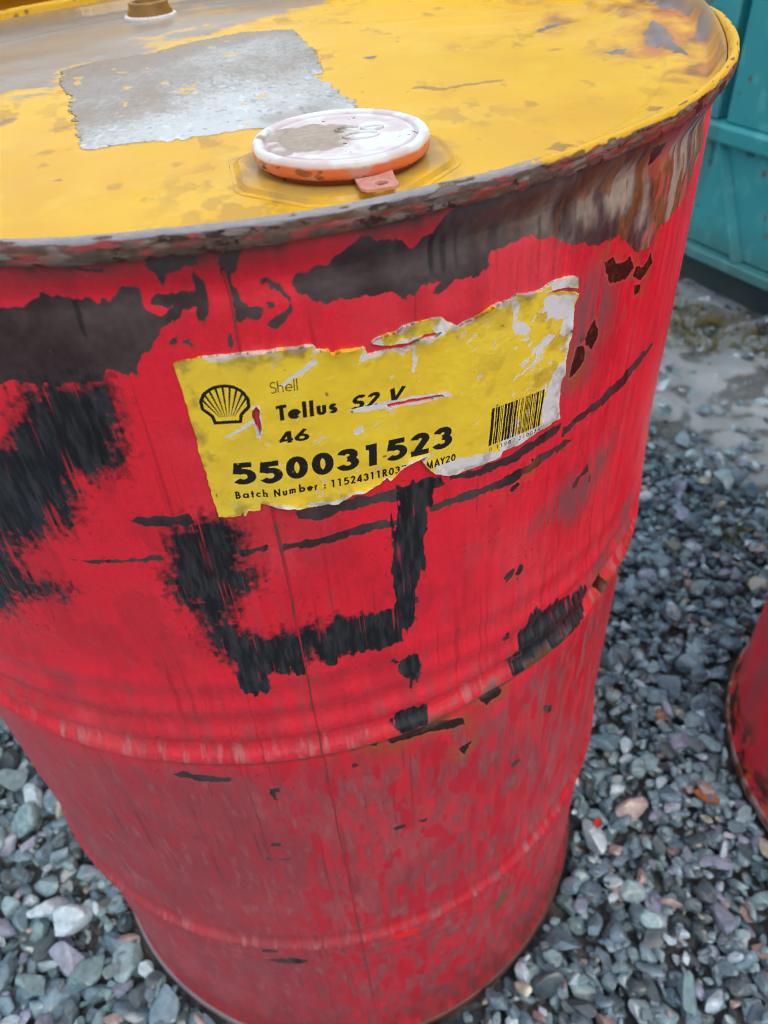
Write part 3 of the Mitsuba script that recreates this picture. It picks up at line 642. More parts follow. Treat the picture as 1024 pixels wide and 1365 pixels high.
label_poly = rough_edge(ring(POLY['T_OUT'][0]), .0016, .0006, 1.5)
for h in POLY['T_HOLE']:
    label_poly = label_poly.difference(rough_edge(ring(h), .0012, .0004, 3.5))
if label_poly.geom_type != 'Polygon':
    label_poly = max(label_poly.geoms, key=lambda g: g.area)
label_edge = label_poly.boundary


def label_lift(u, z):
    """how far the paper stands off the wall"""
    u, z = np.asarray(u), np.asarray(z)
    p = np.stack([u * 55, z * 55, 0 * u + 2.2], -1)
    lift = .0006 + .0007 * meshkit.fbm(p, 2)
    lift = lift + .0011 * np.exp(-((u - .0015) / .0035) ** 2) + .0008 * np.exp(-((u - .0065) / .002) ** 2)
    d = shapely.distance(label_edge, shapely.points(u, z))
    return lift + .0016 * np.exp(-d / .0030) * np.clip((meshkit.noise(np.stack([u * 110, z * 110, 0 * u + 7], -1)) - .42) * 3, 0, 1) * np.clip((u + .018) / .02, 0, 1) + .0007 * (meshkit.fbm(np.stack([u * 130 + z * 60, z * 130 - u * 60, 0 * u + 3], -1), 2) - .5) * np.clip((u - .05) / .05, 0.2, 1)


def on_wall(u, z, off):
    th = TS + u / RB
    r = body_r(th, z) + off
    return np.stack([r * np.cos(th), r * np.sin(th), z], -1)


def cells(poly, step):
    """triangulated 2-D pieces of a polygon cut by a grid"""
    vs, fs, n = [], [], 0
    x0, y0, x1, y1 = poly.bounds
    for gx in np.arange(math.floor(x0 / step), math.ceil(x1 / step)):
        col = poly.intersection(sbox(gx * step, y0 - 1, (gx + 1) * step, y1 + 1))
        if col.is_empty:
            continue
        for gy in np.arange(math.floor(y0 / step), math.ceil(y1 / step)):
            c = col.intersection(sbox(gx * step, gy * step, (gx + 1) * step, (gy + 1) * step))
            for g in getattr(c, 'geoms', [c]):
                if g.geom_type != 'Polygon' or g.area < 1e-10:
                    continue
                vv, ff = trimesh.creation.triangulate_polygon(g, engine='earcut')
                vs.append(vv); fs.append(ff + n); n += len(vv)
    return np.vstack(vs), np.vstack(fs)


def upfacing(v2, f):
    a, b, c = v2[f[:, 0]], v2[f[:, 1]], v2[f[:, 2]]
    s = (b[:, 0] - a[:, 0]) * (c[:, 1] - a[:, 1]) - (b[:, 1] - a[:, 1]) * (c[:, 0] - a[:, 0])
    f = f.copy()
    f[s < 0] = f[s < 0][:, ::-1]
    return f


v2, f2 = cells(label_poly, .0025)
key, inv = np.unique(np.round(v2, 7), axis=0, return_inverse=True)
v2, f2 = key, upfacing(key, inv.ravel()[f2])
f2 = f2[(f2[:, 0] != f2[:, 1]) & (f2[:, 1] != f2[:, 2]) & (f2[:, 0] != f2[:, 2])]
top = on_wall(v2[:, 0], v2[:, 1], label_lift(v2[:, 0], v2[:, 1]))
vs, fs, uvs, n = [top], [f2], [v2], len(top)
for rg in [label_poly.exterior, *label_poly.interiors]:
    q = np.array(rg.coords)
    a = on_wall(q[:, 0], q[:, 1], label_lift(q[:, 0], q[:, 1]))
    b = on_wall(q[:, 0], q[:, 1], -.0004 + 0 * q[:, 0])
    m = len(q)
    vs += [a, b]; uvs += [q, q]
    i = np.arange(m - 1)
    fs.append(np.vstack([np.stack([i, i + 1, i + 1 + m], 1), np.stack([i, i + 1 + m, i + m], 1)]) + n)
    n += 2 * m
LB = DR + '__label'
add(LB, (np.vstack(vs), np.vstack(fs)), 'label_paper', smooth=True, uv=np.vstack(uvs))
tag(LB, 'torn yellow paper label with black print, number and barcode')


def arc(cx, cy, rx, ry, a0, a1, n=18):
    t = np.radians(np.linspace(a0, a1, n))
    return [(cx + rx * math.cos(k), cy + ry * math.sin(k)) for k in t]


def glyph(ch, w):
    """(strokes, advance) in units of the capital height; w is the stroke width"""
    c = w / 2
    if ch == '0': return [arc(.30, .5, .30 - c, .5 - c, 0, 360, 40)], .60
    if ch == '1': return [[(.30, 0), (.30, 1)], [(.10, 1 - c), (.30, 1 - c)]], .60
    if ch == '2':
        r = .27 - c * .9
        return [arc(.29, 1 - c - r, r, r, 175, -38) + [(.06 + c, c)], [(.02, c), (.56, c)]], .60
    if ch == '3':
        s = (1 - w) / 2; r1, r2 = s * .46, s * .54
        return [arc(.28, 1 - c - r1, r1 * 1.02, r1, 165, -90), arc(.28, c + r2, r2 * 1.02, r2, 90, -165)], .60
    if ch == '4': return [[(.42, .97), (.06, .25)], [(.02, .25), (.58, .25)], [(.43, 0), (.43, 1)]], .62
    if ch == '5':
        r = .33 - c * .75
        return [[(.52, 1 - c), (.16, 1 - c), (.115, .50)], arc(.27, c + r, r * .92, r, 128, -145)], .60
    if ch == '6':
        r = .31 - c
        return [arc(.30, c + r, r, r, 0, 360, 36), [(.45, 1), (.08 + c * .35, c + r + .10)]], .60
    if ch == '7': return [[(.05, 1 - c), (.53, 1 - c), (.22, 0)]], .58
    if ch == '8':
        s = (1 - w) / 2; r1, r2 = s * .46, s * .54
        return [arc(.30, 1 - c - r1, r1, r1, 0, 360, 30), arc(.30, c + r2, r2, r2, 0, 360, 30)], .60
    if ch == '9':
        r = .31 - c
        return [arc(.30, 1 - c - r, r, r, 0, 360, 36), [(.15, 0), (.52 - c * .35, 1 - c - r - .10)]], .60
    X = .64
    if ch == 'S':
        r = (1 - w) / 4
        return [arc(.27, 1 - c - r, r * .95, r, 30, 270) + arc(.27, c + r, r, r, 90, -150)[1:]], .56
    if ch == 'h': return [[(c, 0), (c, 1.05)], arc(.245, X - .215, .245 - c, .215 - c, 180, 0) + [(.49 - c, 0)]], .58
    if ch == 'e':
        r = X / 2 - c
        return [[(c, X / 2), (X - c, X / 2)], arc(X / 2, X / 2, r, r, 0, 318, 30)], .68
    if ch == 'l': return [[(c, 0), (c, 1.05)]], .09 + w
    if ch == 'T': return [[(0, 1 - c), (.52, 1 - c)], [(.26, 0), (.26, 1)]], .50
    if ch == 'u': return [[(c, X), (c, .24)] + arc(.24, .24, .24 - c, .24 - c, 180, 360) + [(.48 - c, X)]], .58
    if ch == 's':
        r = (X - w) / 4
        return [arc(.19, X - c - r, r * .95, r, 25, 270) + arc(.19, c + r, r, r, 90, -155)[1:]], .46
    if ch == 'V': return [[(.03, 1.0), (.30, c), (.57, 1.0)]], .64
    if ch == 'B': return [[(c, 0), (c, 1)], [(c, 1 - c), (.24, 1 - c)] + arc(.24, .75 - c * .5, .22 - c, .25 - c * .5, 90, -90) + [(c, .5)], [(.24, .5)] + arc(.26, .25 + c * .5, .27 - c, .25 - c * .5, 90, -90) + [(c, c)]], .62
    if ch == 'a': return [arc(X / 2, X / 2, X / 2 - c, X / 2 - c, 0, 360, 30), [(X - c, 0), (X - c, X)]], .74
    if ch == 't': return [[(.17, 0), (.17, .9)], [(0, X - c), (.34, X - c)]], .40
    if ch == 'c': return [arc(X / 2, X / 2, X / 2 - c, X / 2 - c, 45, 315, 26)], .60
    if ch == 'N': return [[(c, 0), (c, 1)], [(c, .97), (.66 - c, .03)], [(.66 - c, 0), (.66 - c, 1)]], .78
    if ch == 'm': return [[(c, 0), (c, X)], arc(.22, X - .2, .22 - c, .2 - c, 180, 0) + [(.44 - c, 0)], arc(.44 - c + .22 - c, X - .2, .22 - c, .2 - c, 180, 0) + [(.88 - 3 * c, 0)]], .94
    if ch == 'b': return [[(c, 0), (c, 1.05)], arc(X / 2, X / 2, X / 2 - c, X / 2 - c, 0, 360, 30)], .72
    if ch == 'r': return [[(c, 0), (c, X)], arc(.22, X - .2, .22 - c, .2 - c, 180, 60)], .38
    if ch == 'R': return [[(c, 0), (c, 1)], [(c, 1 - c), (.26, 1 - c)] + arc(.26, .72, .24 - c, .28 - c, 90, -90) + [(c, .44 + c)], [(.24, .46), (.50, 0)]], .60
    if ch == 'M': return [[(c + .02, 0), (.14, 1 - c), (.42, .06), (.70, 1 - c), (.82 - c, 0)]], .92
    if ch == 'A': return [[(.03, 0), (.33, 1 - c), (.63, 0)], [(.14, .30), (.52, .30)]], .66
    if ch == 'Y': return [[(.02, 1), (.27, .5), (.52, 1)], [(.27, 0), (.27, .5)]], .54
    if ch == ':': return [[(.05, c), (.05 + w, c)], [(.05, .45), (.05 + w, .45)]], .2
    return [], .34


def text_poly(text, w, track=.06, slant=0.0):
    x, parts = 0.0, []
    for ch in text:
        strokes, adv = glyph(ch, w)
        for s in strokes:
            parts.append(shapely.affinity.translate(LineString(s).buffer(w / 2, cap_style='flat', join_style='mitre', mitre_limit=2), x, 0))
        x += adv + track
    g = unary_union(parts)
    return shapely.affinity.affine_transform(g, [1, slant, 0, 1, 0, 0]), x - track


# print that is torn or scraped away
gone = unary_union([rough_edge(ring(q), .0014, .0004, 6.5) for q in POLY['T_SCRATCH']] + [ring(q).buffer(.0005) for q in POLY['T_HOLE']])
keep = label_poly.buffer(-.0006).difference(gone)


def place(g, u0, z0, h, length=None, natural=1.0, tilt=TILT):
    sx = length / natural if length else h
    g = shapely.affinity.affine_transform(g, [sx, 0, 0, h, 0, 0])
    g = shapely.affinity.rotate(g, tilt, origin=(0, 0), use_radians=True)
    return shapely.affinity.translate(g, u0, z0)


def print_on_label(key, g, off=.00016):
    g = g.intersection(keep)
    a, b = cells(g, .003)
    b = upfacing(a, b)
    add(key, (on_wall(a[:, 0], a[:, 1], label_lift(a[:, 0], a[:, 1]) + off), b), 'ink', smooth=False, uv=a)


nl = 0
for text, w, track, slant, u0, z0, h, length in (
        ('Shell', .085, .055, 0, .0078, .8126, .0050, .0108),
        ('Tellus', .205, .05, 0, .0084, .7999, .0070, .0243),
        ('S2 V', .205, .05, .22, .0372, .7981, .0067, .0212),
        ('46', .19, .03, 0, .0077, .7890, .0056, .0120),
        ('550031523', .228, .105, 0, -.0132, .7716, .0112, .0945),
        ('Batch Number : 11524311R03731', .185, .12, 0, -.0140, .7643, .0039, .0790),
        ('MAY20', .185, .12, 0, .0685, .7584, .0038, .0147),
        ('0 11987 210846', .12, .25, 0, .1010, .7549, .0021, .0300)):
    g, nat = text_poly(text, w, track, slant)
    print_on_label(LB + '__lettering' + (f'_{nl:03d}' if nl else ''), place(g, u0, z0, h, length, nat))
    nl += 1

# scallop emblem: thick outline and thin rays
out = arc(0, .0005, .0094, .0083, 196, -16, 40)
out = [(px * (1 + .012 * math.cos(i * 1.3)), pz) for i, (px, pz) in enumerate(out)]
out = [(-.0060, -.0052)] + out[0:1] + out[1:] + [(.0060, -.0052), (.0053, -.0086), (-.0053, -.0086)]
hull = Polygon(out).buffer(0)
em = [hull.difference(hull.buffer(-.0013))]
for k in range(-4, 5):
    a = math.radians(90 - k * 17.5)
    tip, foot = (.0092 * math.cos(a), .0008 + .0078 * math.sin(a)), (k * .0007, -.0055)
    dx, dz = tip[0] - foot[0], tip[1] - foot[1]
    L = math.hypot(dx, dz)
    nx, nz = -dz / L, dx / L
    em.append(Polygon([(foot[0] + nx * .0001, foot[1] + nz * .0001), (tip[0] + nx * .00045, tip[1] + nz * .00045), (tip[0] - nx * .00045, tip[1] - nz * .00045), (foot[0] - nx * .0001, foot[1] - nz * .0001)]).intersection(hull))
em = shapely.affinity.translate(shapely.affinity.rotate(unary_union(em), -.06, origin=(0, 0), use_radians=True), -.0096, .8105)
print_on_label(LB + '__emblem', em)

bars, xb = [], 0.0
br = random.Random(5)
while xb < .0300:
    wb = br.choice((.0004, .0004, .0007, .0011, .0015))
    bars.append(sbox(xb, 0, xb + wb, .0196))
    xb += wb + br.choice((.0004, .0005, .0008, .0012))
print_on_label(LB + '__barcode', shapely.affinity.translate(shapely.affinity.rotate(unary_union(bars), -.062, origin=(0, 0), use_radians=True), .1006, .7583))

# ------------------------------------------------------------------ things on the lid
tin = rough_edge(ring(POLY['L_LABEL'][0]), .009, .0007, 4.5)
if tin.geom_type != 'Polygon':
    tin = max(tin.geoms, key=lambda g: g.area)
va, fa = cells(tin, .006)
fa = upfacing(va, fa)
zz = lid_z(va[:, 0], va[:, 1]) + .0003 + .0004 * meshkit.fbm(np.stack([va[:, 0] * 60, va[:, 1] * 60, 0 * va[:, 0]], -1), 2)
q = np.array(tin.exterior.coords)
qz = lid_z(q[:, 0], q[:, 1])
m, n = len(q), len(va)
i = np.arange(m - 1)
side = np.vstack([np.stack([i, i + 1, i + 1 + m], 1), np.stack([i, i + 1 + m, i + m], 1)]) + n
add(DR + '__label_remnant', (np.vstack([np.column_stack([va, zz]), np.column_stack([q, qz + .0005]), np.column_stack([q, qz - .001])]), np.vstack([fa, side])), 'tin', smooth=25)
tag(DR + '__label_remnant', 'weathered silver grey rectangle where a sticker was on the yellow top')

CX, CY = .044, -.1955


def lathe(profile, n=96, at=(0, 0, 0)):
    m = trimesh.creation.revolve(np.array(profile), sections=n)
    m.apply_translation(at)
    return m


oct_ = []
for ap, z in ((.0490, LID - .003), (.0478, LID + .0006), (.0462, LID + .0010), (.0450, LID + .0001), (.0436, LID + .0022), (.0415, LID + .0026), (.001, LID + .0026)):
    R8 = ap / math.cos(math.pi / 8)
    for k in range(8):
        a0, a1 = math.pi / 8 + k * math.pi / 4, math.pi / 8 + (k + 1) * math.pi / 4
        for s in np.linspace(.08, .92, 6):
            oct_.append((CX + R8 * (math.cos(a0) * (1 - s) + math.cos(a1) * s), CY + R8 * (math.sin(a0) * (1 - s) + math.sin(a1) * s), z))
oct_ = np.array(oct_).reshape(7, 48, 3)
oct_ = np.concatenate([oct_, oct_[:, :1]], 1)
add(DR + '__octagonal_boss', (oct_.reshape(-1, 3), grid_faces(7, 49)), 'paint_yellow', smooth=35)
tag(DR + '__octagonal_boss', 'raised eight sided yellow boss under the cap')

cp = [(.0335, .8640), (.0340, .8665), (.0362, .8672), (.0370, .8680), (.0373, .8700), (.0373, .8722), (.0370, .8735), (.0363, .8743), (.0352, .8746), (.0338, .8744), (.0328, .8738), (.0322, .8729), (.0316, .8729), (.0308, .8737), (.0285, .8738),
      (.0262, .8738), (.0255, .8733), (.0248, .8731), (.0241, .8734), (.020, .8735), (.010, .8736), (.0002, .8736)]
add(DR + '__cap', lathe(cp, 128, (CX, CY, 0)), 'cap_paint', smooth=50)
tag(DR + '__cap', 'round orange red cap seal with faded pale top, grey stain on its left half')
# raised worn characters on the cap, illegible curls
curl = []
for (cx, cy, rx, ry, a0, a1) in ((.008, -.004, .0075, .0042, 0, 360), (.0145, .0045, .0045, .003, 0, 360), (.004, .0065, .005, .003, 20, 250)):
    pts = np.array([(CX + cx + rx * math.cos(t), CY + cy + ry * math.sin(t), .8738) for t in np.radians(np.linspace(a0, a1, 40))])
    tb = []
    for k in range(len(pts) - 1):
        tb.append(trimesh.creation.cylinder(radius=.0007, segment=pts[k:k + 2], sections=8))
    curl.append(trimesh.util.concatenate(tb))
add(DR + '__cap__embossing', trimesh.util.concatenate(curl), 'cap_paint', smooth=40)

# the tab of the cap: a bent tongue with a hole
tp = Polygon([(-.0078, .006), (-.0074, -.0085), (-.0055, -.0115), (.0055, -.0115), (.0074, -.0085), (.0078, .006)]).difference(shapely.geometry.Point(.0012, -.0050).buffer(.0026))
tm = trimesh.creation.extrude_polygon(tp, .0011, engine='earcut')
tm = tm.subdivide().subdivide()
vv = np.array(tm.vertices)
vv[:, 2] += .8660 + np.where(vv[:, 1] > 0, vv[:, 1] * .25, vv[:, 1] * -.06)
vv[:, 0] += CX + .0065
vv[:, 1] += CY - .0392
tm.vertices = vv
add(DR + '__cap__tab', tm, 'tab_paint', smooth=30)

px_, py_ = -.042, .238
pz_ = float(lid_z(np.array(px_), np.array(py_)))
add(DR + '__plug', lathe([(.0185, -.002), (.0185, .0010), (.0165, .0035), (.0163, .0070), (.0155, .0082), (.0125, .0084), (.0118, .0058), (.0002, .0055)], 64, (px_, py_, pz_ + .0035)), 'brown_plug', smooth=40)
add(DR + '__plug__gasket', lathe([(.0180, -.003), (.0205, -.002), (.0215, .0008), (.0210, .0026), (.0190, .0032), (.0178, .0026)], 64, (px_, py_, pz_)), 'white_plastic', smooth=40)
tag(DR + '__plug', 'small brown yellow bung on a white ring at the far edge of the top')

# ------------------------------------------------------------------ rain drops on the wall
dm = []
ico = trimesh.creation.icosphere(subdivisions=1)
for k in range(900):
    uu, zz_ = rng.uniform(-.16, .20), rng.uniform(.57, .755) if k < 640 else rng.uniform(.45, .85)
    if meshkit.noise(np.array([uu * 30, zz_ * 30, 3.0])) < .42:
        continue
    if label_poly.contains(shapely.geometry.Point(uu, zz_)):
        continue
    s = rng.choice((.0006, .0008, .0011, .0016), p=(.4, .35, .18, .07))
    th = TS + uu / RB
    r = float(body_r(np.array(th), np.array(zz_)))
    nrm = np.array([math.cos(th), math.sin(th), 0])
    tan = np.array([-math.sin(th), math.cos(th), 0])
    vv = ico.vertices * np.array([s, s * rng.uniform(1, 1.5), s * .62])
    vv = vv[:, 0:1] * tan + vv[:, 1:2] * np.array([0, 0, 1.0]) + vv[:, 2:3] * nrm + nrm * r + np.array([0, 0, zz_])
    dm.append(trimesh.Trimesh(vv, ico.faces, process=False))
add(DR + '__rain_drops', trimesh.util.concatenate(dm), 'clear_water', smooth=True)
tag(DR + '__rain_drops', kind='stuff')

# ------------------------------------------------------------------ other drums
def other_drum(key, cx, cy, z, rot, body, rim, lid, label, seed):
    M = T().translate([cx, cy, z]).rotate([0, 0, 1], rot)
    vv, ff, uv_ = body_mesh(240, seed)
    scene[key + '__body'] = mikit.ply((vv, ff), body, smooth=True, uv=uv_, to_world=M)
    vv, ff, _ = ring_mesh(chime_profile(.8655, H), n=240, sagf=False)
    scene[key + '__top_rim'] = mikit.ply((vv, ff), lid, smooth=True, to_world=M)
    vv, ff, _ = ring_mesh(chime_profile(-.002, .0135, up=False), n=240, flip=True, sagf=False)
    scene[key + '__bottom_rim'] = mikit.ply((vv, ff), rim, smooth=True, to_world=M)
    scene[key + '__lid'] = mikit.ply(lathe([(.288, .870), (.283, .863), (.262, .862), (.258, .860), (.001, .860)], 96), lid, smooth=40, to_world=M)
    tag(key, label, 'drum')


other_drum('oil_drum_001', .7965, -.1625, 0, 40, 'paint_red_worn', 'rust', 'plain_yellow', 'red drum with rusty bottom rim, cut off by the right edge of the photo', 3)
other_drum('oil_drum_002', -.300, .532, .012, 90, 'plain_yellow', 'plain_yellow', 'plain_yellow', 'yellow topped drum just showing behind the far left rim of the big red drum', 5)

# ------------------------------------------------------------------ teal steel container
CT = 'steel_container'
tag(CT, 'teal painted steel container with ribs and ledges standing behind the gravel at upper right', 'container')
O, DX = np.array([1.128, 1.201]), np.array([.302, -.953])
DX = DX / np.linalg.norm(DX)
NX = np.array([DX[1], -DX[0]])
if NX @ (CAM[:2] - O) < 0:
    NX = -NX


def cbox(key, s0, s1, d0, d1, z0, z1, bsdf='teal_paint', bev=.003, poly=None):
    """a box along the wall: s along it, d out of it (towards the yard), z up"""
    m = box((s0 + s1) / 2, (d0 + d1) / 2, (z0 + z1) / 2, s1 - s0, abs(d1 - d0), z1 - z0, bev) if poly is None else poly
    vv = np.array(m.vertices)
    w = np.column_stack([O[0] + vv[:, 0] * DX[0] + vv[:, 1] * NX[0], O[1] + vv[:, 0] * DX[1] + vv[:, 1] * NX[1], vv[:, 2]])
    m2 = trimesh.Trimesh(w, m.faces, process=False)
    if m2.volume < 0:
        m2.invert()
    add(key, m2, bsdf, smooth=25)


S0, S1 = -2.4, 1.6
cbox(CT + '__wall_panel', S0, S1, -1.6, -.050, .10, 1.35, bev=.004)
cbox(CT + '__lower_plate', S0, S1, -.049, -.010, .110, .360, bev=.004)
cbox(CT + '__skid', S0, S1, -1.5, -.035, -.02, .098, 'shaded_steel')  # dark plinth, coloured for the shadowed gap under the rail
cbox(CT + '__bottom_rail', S0, S1, -.052, .016, .082, .108)
cbox(CT + '__middle_rail', S0, S1, -.052, .022, .362, .402, bev=.006)
cbox(CT + '__top_rail', S0, S1, -.03, .03, 1.352, 1.44, bev=.006)
k = 0
for s in np.arange(-2.25, 1.6, .75):
    nm = f'_{k:03d}' if k else ''
    # raised plate of the upper wall: what is left between two plates is a groove
    cbox(CT + '__upper_plate' + nm, s + .024, min(s + .75 - .002, S1), -.049, .004, .404, 1.34, bev=.003)
    pr = np.array([[s + .006, .36], [s + .034, .36], [s + .150, .11], [s + .118, .11]])
    rib = trimesh.creation.extrude_polygon(Polygon([tuple(a) for a in pr]), .02, engine='earcut')
    vv = np.array(rib.vertices)
    rib = trimesh.convex.convex_hull(np.vstack([np.column_stack([pr[:, 0], 0 * pr[:, 0] - .009, pr[:, 1]]), [[s + .018, .010, .36], [s + .024, .010, .36], [s + .137, .010, .11], [s + .131, .010, .11]]]))
    cbox(CT + '__brace' + nm, 0, 1, 0, 1, 0, 1, poly=rib)
    k += 1

# ------------------------------------------------------------------ ground
def ground_h(x, y):
    p = np.stack([x * 3, y * 3, 0 * x], -1)
    return -.016 + .012 * (meshkit.fbm(p, 3) - .5)


gx = np.concatenate([np.linspace(-60, -2.2, 12)[:-1], np.linspace(-2.2, 2.4, 231), np.linspace(2.4, 60, 12)[1:]])
gy = np.concatenate([np.linspace(-60, -1.6, 12)[:-1], np.linspace(-1.6, 2.6, 211), np.linspace(2.6, 60, 12)[1:]])
X, Y = np.meshgrid(gx, gy, indexing='ij')
p = np.stack([X * 30, Y * 30, 0 * X], -1)


def bare(x, y):
    """1 on the compacted dirt near the container, 0 on loose gravel"""
    d = (x - O[0]) * NX[0] + (y - O[1]) * NX[1]
    nz = meshkit.fbm(np.stack([x * 4, y * 4, 0 * x + 9], -1), 3) - .5
    return sstep(.62, .40, d + .22 * nz)


Zg = ground_h(X, Y) + .007 * (meshkit.fbm(p, 3) - .5) * (1 - .5 * bare(X, Y)) + .012 * bare(X, Y)
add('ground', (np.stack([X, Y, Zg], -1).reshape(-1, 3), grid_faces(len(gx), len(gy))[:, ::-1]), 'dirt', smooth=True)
tag('ground', kind='structure')


def stone_protos(sub, n, rs):
    base = trimesh.creation.icosphere(subdivisions=sub)
    out = []
    for k in range(n):
        v = np.array(base.vertices)
        v *= 1 + .35 * (meshkit.fbm(v * 1.1 + k * 7.1, 2)[:, None] - .5)
        for _ in range(rs.integers(7, 14)):
            d = rs.normal(size=3); d /= np.linalg.norm(d)
            lim = rs.uniform(.40, .82)
            e = np.maximum(v @ d - lim, 0)
            v -= .985 * e[:, None] * d
        v *= np.array([1, rs.uniform(.42, .92), rs.uniform(.30, .60)])
        v /= np.abs(v[:, :2]).max()
        m = trimesh.graph.smooth_shade(trimesh.Trimesh(v, base.faces, process=False), angle=math.radians(24 if sub > 1 else 34), facet_minarea=None)
        out.append((np.array(m.vertices), np.array(m.faces)))
    return out


rs = np.random.default_rng(21)
hi = stone_protos(2, 48, rs)
lo = stone_protos(1, 48, rs)
RIGHT = np.cross(FWD, UP)
TX = math.tan(math.radians(FOV / 2))
step = .003
hx0, hy0, hx1, hy1 = -1.45, -1.05, 1.75, 1.55
HM = ground_h(*np.meshgrid(np.arange(hx0, hx1, step), np.arange(hy0, hy1, step), indexing='ij'))
hm0 = HM.copy()
cand = np.column_stack([rs.uniform(hx0 + .05, hx1 - .05, 160000), rs.uniform(hy0 + .05, hy1 - .05, 160000)])
drums = [(0, 0), (.7965, -.1625), (-.300, .532)]
rel = np.column_stack([cand, 0 * cand[:, 0]]) - CAM
dz = rel @ FWD
sx, sy = (rel @ RIGHT) / np.maximum(dz, .05) / TX, (rel @ UP) / np.maximum(dz, .05) / (TX * 4 / 3)
seen = (dz > 0) & (np.abs(sx) < 1.3) & (np.abs(sy) < 1.3)
dist = np.linalg.norm(rel, axis=1)
ok = np.ones(len(cand), bool)
hid = np.zeros(len(cand), bool)
for cx, cy in drums:
    ok &= np.hypot(cand[:, 0] - cx, cand[:, 1] - cy) > .296
dwall = (cand - O) @ NX
ok &= dwall > -.03
bz = bare(cand[:, 0], cand[:, 1])
want = np.where(seen, .62, .28) * (1 - .82 * bz)
ok &= rs.uniform(size=len(cand)) < want
ids = np.nonzero(ok)[0]
VV, FF, UU, nn, tri = [], [], [], 0, 0
for j in ids:
    x, y = cand[j]
    L = .5 * float(np.clip(rs.lognormal(math.log(.0170 + .004 * (x < -.1)), .42), .008, .052))
    if not seen[j]:
        L *= 1.25
    near = seen[j] and dist[j] < 1.4 and L > .0075
    P = hi if near else lo
    v, F_ = P[rs.integers(len(P))]
    v = v * L
    a, t1, t2 = rs.uniform(0, 2 * math.pi), rs.normal(0, .32), rs.normal(0, .32)
    ca, sa = math.cos(a), math.sin(a)
    Rz = np.array([[ca, -sa, 0], [sa, ca, 0], [0, 0, 1]])
    Rx = np.array([[1, 0, 0], [0, math.cos(t1), -math.sin(t1)], [0, math.sin(t1), math.cos(t1)]])
    Ry = np.array([[math.cos(t2), 0, math.sin(t2)], [0, 1, 0], [-math.sin(t2), 0, math.cos(t2)]])
    v = v @ (Rz @ Ry @ Rx).T
    for cx, cy in drums:                       # keep clear of the drums' feet
        d = math.hypot(x - cx, y - cy)
        if d < .2945 + L:
            x, y = cx + (x - cx) / d * (.2945 + L), cy + (y - cy) / d * (.2945 + L)
    i0, j0 = int((x - hx0) / step), int((y - hy0) / step)
    kk = max(2, int(L * .8 / step))
    sl = (slice(max(i0 - kk, 0), i0 + kk + 1), slice(max(j0 - kk, 0), j0 + kk + 1))
    patch = HM[sl]
    if patch.size == 0:
        continue
    low, high = v[:, 2].min(), v[:, 2].max()
    rest = .5 * (patch.mean() + np.median(patch)) + .15 * (patch.max() - patch.mean()) - .10 * (high - low)
    base_h = hm0[sl].mean() + (.010 * bz[j])
    if rest - base_h > .026:
        continue
    zc = rest - low
    ii, jj = np.meshgrid(np.arange(patch.shape[0]), np.arange(patch.shape[1]), indexing='ij')
    rr2 = ((ii - patch.shape[0] / 2) ** 2 + (jj - patch.shape[1] / 2) ** 2) / (kk + .5) ** 2
    HM[sl] = np.where(rr2 < 1, np.maximum(patch, zc + high * np.sqrt(np.maximum(1 - rr2, 0)) - .001), patch)
    VV.append(v + np.array([x, y, zc])); FF.append(F_ + nn); nn += len(v)
    pick = rs.uniform(size=2)
    if dwall[j] < .30 and rs.uniform() < .35:
        pick = np.array([.90, .9])                  # pale pebbles along the container
    UU.append(np.tile(pick, (len(v), 1)))
    tri += len(F_)
add('gravel', (np.vstack(VV), np.vstack(FF)), 'stone', smooth=True, uv=np.vstack(UU))
tag('gravel', 'wet blue grey crushed stone and pebbles covering the yard', 'gravel', kind='stuff')
print('stones', len(VV), 'triangles', tri)


def top_at(x, y):
    return float(HM[int((x - hx0) / step), int((y - hy0) / step)])


# ------------------------------------------------------------------ small things on the gravel
def tube(pts, r0, r1, sides=7):
    P = np.array(pts, float)
    t = np.gradient(P, axis=0)
    t /= np.linalg.norm(t, axis=1, keepdims=True)
    a = np.cross(t, [0.13, 0.21, .97]); a /= np.linalg.norm(a, axis=1, keepdims=True)
    b = np.cross(t, a)
    r = np.linspace(r0, r1, len(P))
    an = np.linspace(0, 2 * np.pi, sides + 1)
    v = P[:, None] + r[:, None, None] * (np.cos(an)[None, :, None] * a[:, None] + np.sin(an)[None, :, None] * b[:, None])
    return v.reshape(-1, 3), grid_faces(len(P), sides + 1)


add('straw', tube([(.1842, -.4275, top_at(.1842, -.4275) + .002), (.192, -.4325, top_at(.192, -.4325) + .004), (.2055, -.4425, top_at(.2055, -.4425) + .002)], .0013, .0009), 'straw_fibre', smooth=True)
tag('straw', 'short pale dry straw lying on the gravel at lower right of the big drum', 'straw')


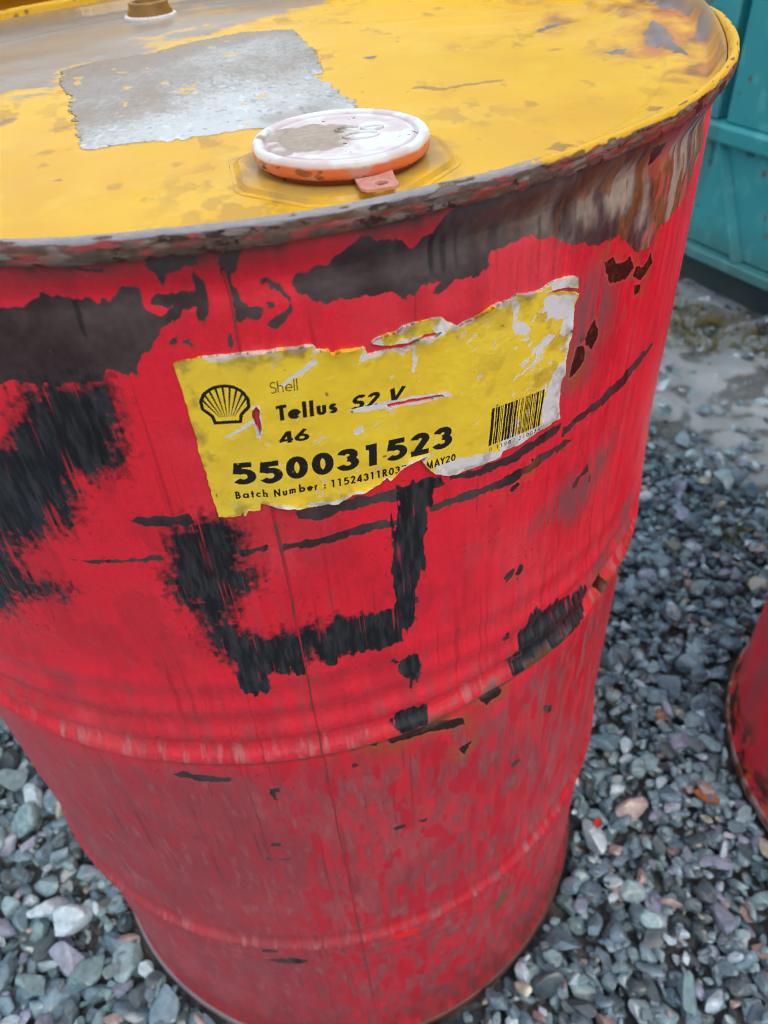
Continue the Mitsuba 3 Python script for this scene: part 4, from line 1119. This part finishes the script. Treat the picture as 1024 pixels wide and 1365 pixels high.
def flake(key, x, y, L, W, bend, rot, bsdf, label, cat):
    g = np.linspace(-1, 1, 9)
    A, B = np.meshgrid(g, g, indexing='ij')
    wd = W * (1 - .8 * A ** 2)
    v = np.stack([A * L, B * wd, bend * (B ** 2 - .4 * A ** 2) + .0012], -1).reshape(-1, 3)
    lowv = v - [0, 0, .0009]
    c, s = math.cos(rot), math.sin(rot)
    R2 = np.array([[c, -s, 0], [s, c, 0], [0, 0, 1]])
    f = grid_faces(9, 9)
    rim = np.concatenate([np.arange(9), np.arange(17, 81, 9), np.arange(79, 71, -1), np.arange(63, -1, -9)])
    sd = np.stack([rim[:-1], rim[1:], rim[1:] + 81, rim[:-1] + 81], 1)
    v = np.vstack([v, lowv]) @ R2.T + [x, y, top_at(x, y) + .001]
    add(key, (v, np.vstack([f, f[:, ::-1] + 81, sd])), bsdf, smooth=40)
    tag(key, label, cat)


flake('paint_flake', .300, -.1297, .0075, .0050, .002, .6, 'chip_red', 'small dark red paint flake on the gravel right of the big drum', 'paint flake')
flake('dead_leaf', .4498, -.0035, .013, .007, .004, 1.2, 'leaf', 'small curled orange brown leaf on the gravel between the two red drums', 'leaf')
flake('dead_leaf_001', .450, -.128, .016, .009, .004, 2.4, 'leaf', 'brown dead leaf on the gravel beside the bottom rim of the right drum', 'leaf')

# moss and weeds along the foot of the container
mv, mf, n = [], [], 0
rw = np.random.default_rng(5)
for cx, cy, rad, cnt in ((1.054, 1.02, .08, 620), (1.09, .95, .08, 520), (1.155, .86, .06, 360), (1.00, .93, .07, 300), (1.13, .76, .06, 260), (.7355, .3024, .025, 40), (1.16, .70, .05, 120), (1.04, 1.12, .05, 160)):
    for _ in range(cnt):
        a, q = rw.uniform(0, 2 * np.pi), rad * math.sqrt(rw.uniform())
        x, y = cx + q * math.cos(a), cy + q * math.sin(a)
        if (np.array([x, y]) - O) @ NX < .02:
            continue
        z = top_at(x, y) - .002
        l, w, a2, lean = rw.uniform(.008, .030), rw.uniform(.0010, .0030), rw.uniform(0, 2 * np.pi), rw.uniform(.2, 1.1)
        dx, dy = math.cos(a2), math.sin(a2)
        for t0, t1, w0, w1 in ((0, .5, w, w * .8), (.5, 1, w * .8, .0001)):
            p0 = np.array([x + dx * lean * l * t0 * t0, y + dy * lean * l * t0 * t0, z + l * t0])
            p1 = np.array([x + dx * lean * l * t1 * t1, y + dy * lean * l * t1 * t1, z + l * t1 * (1 - .2 * lean * t1)])
            sd = np.array([-dy, dx, 0])
            mv += [p0 - sd * w0, p0 + sd * w0, p1 + sd * w1, p1 - sd * w1]
            mf.append([n, n + 1, n + 2, n + 3]); n += 4
add('moss', (np.array(mv), np.array(mf)), 'moss_green', smooth=False)
tag('moss', 'low green and brown moss and weed on the dirt at the container foot', 'moss', kind='stuff')
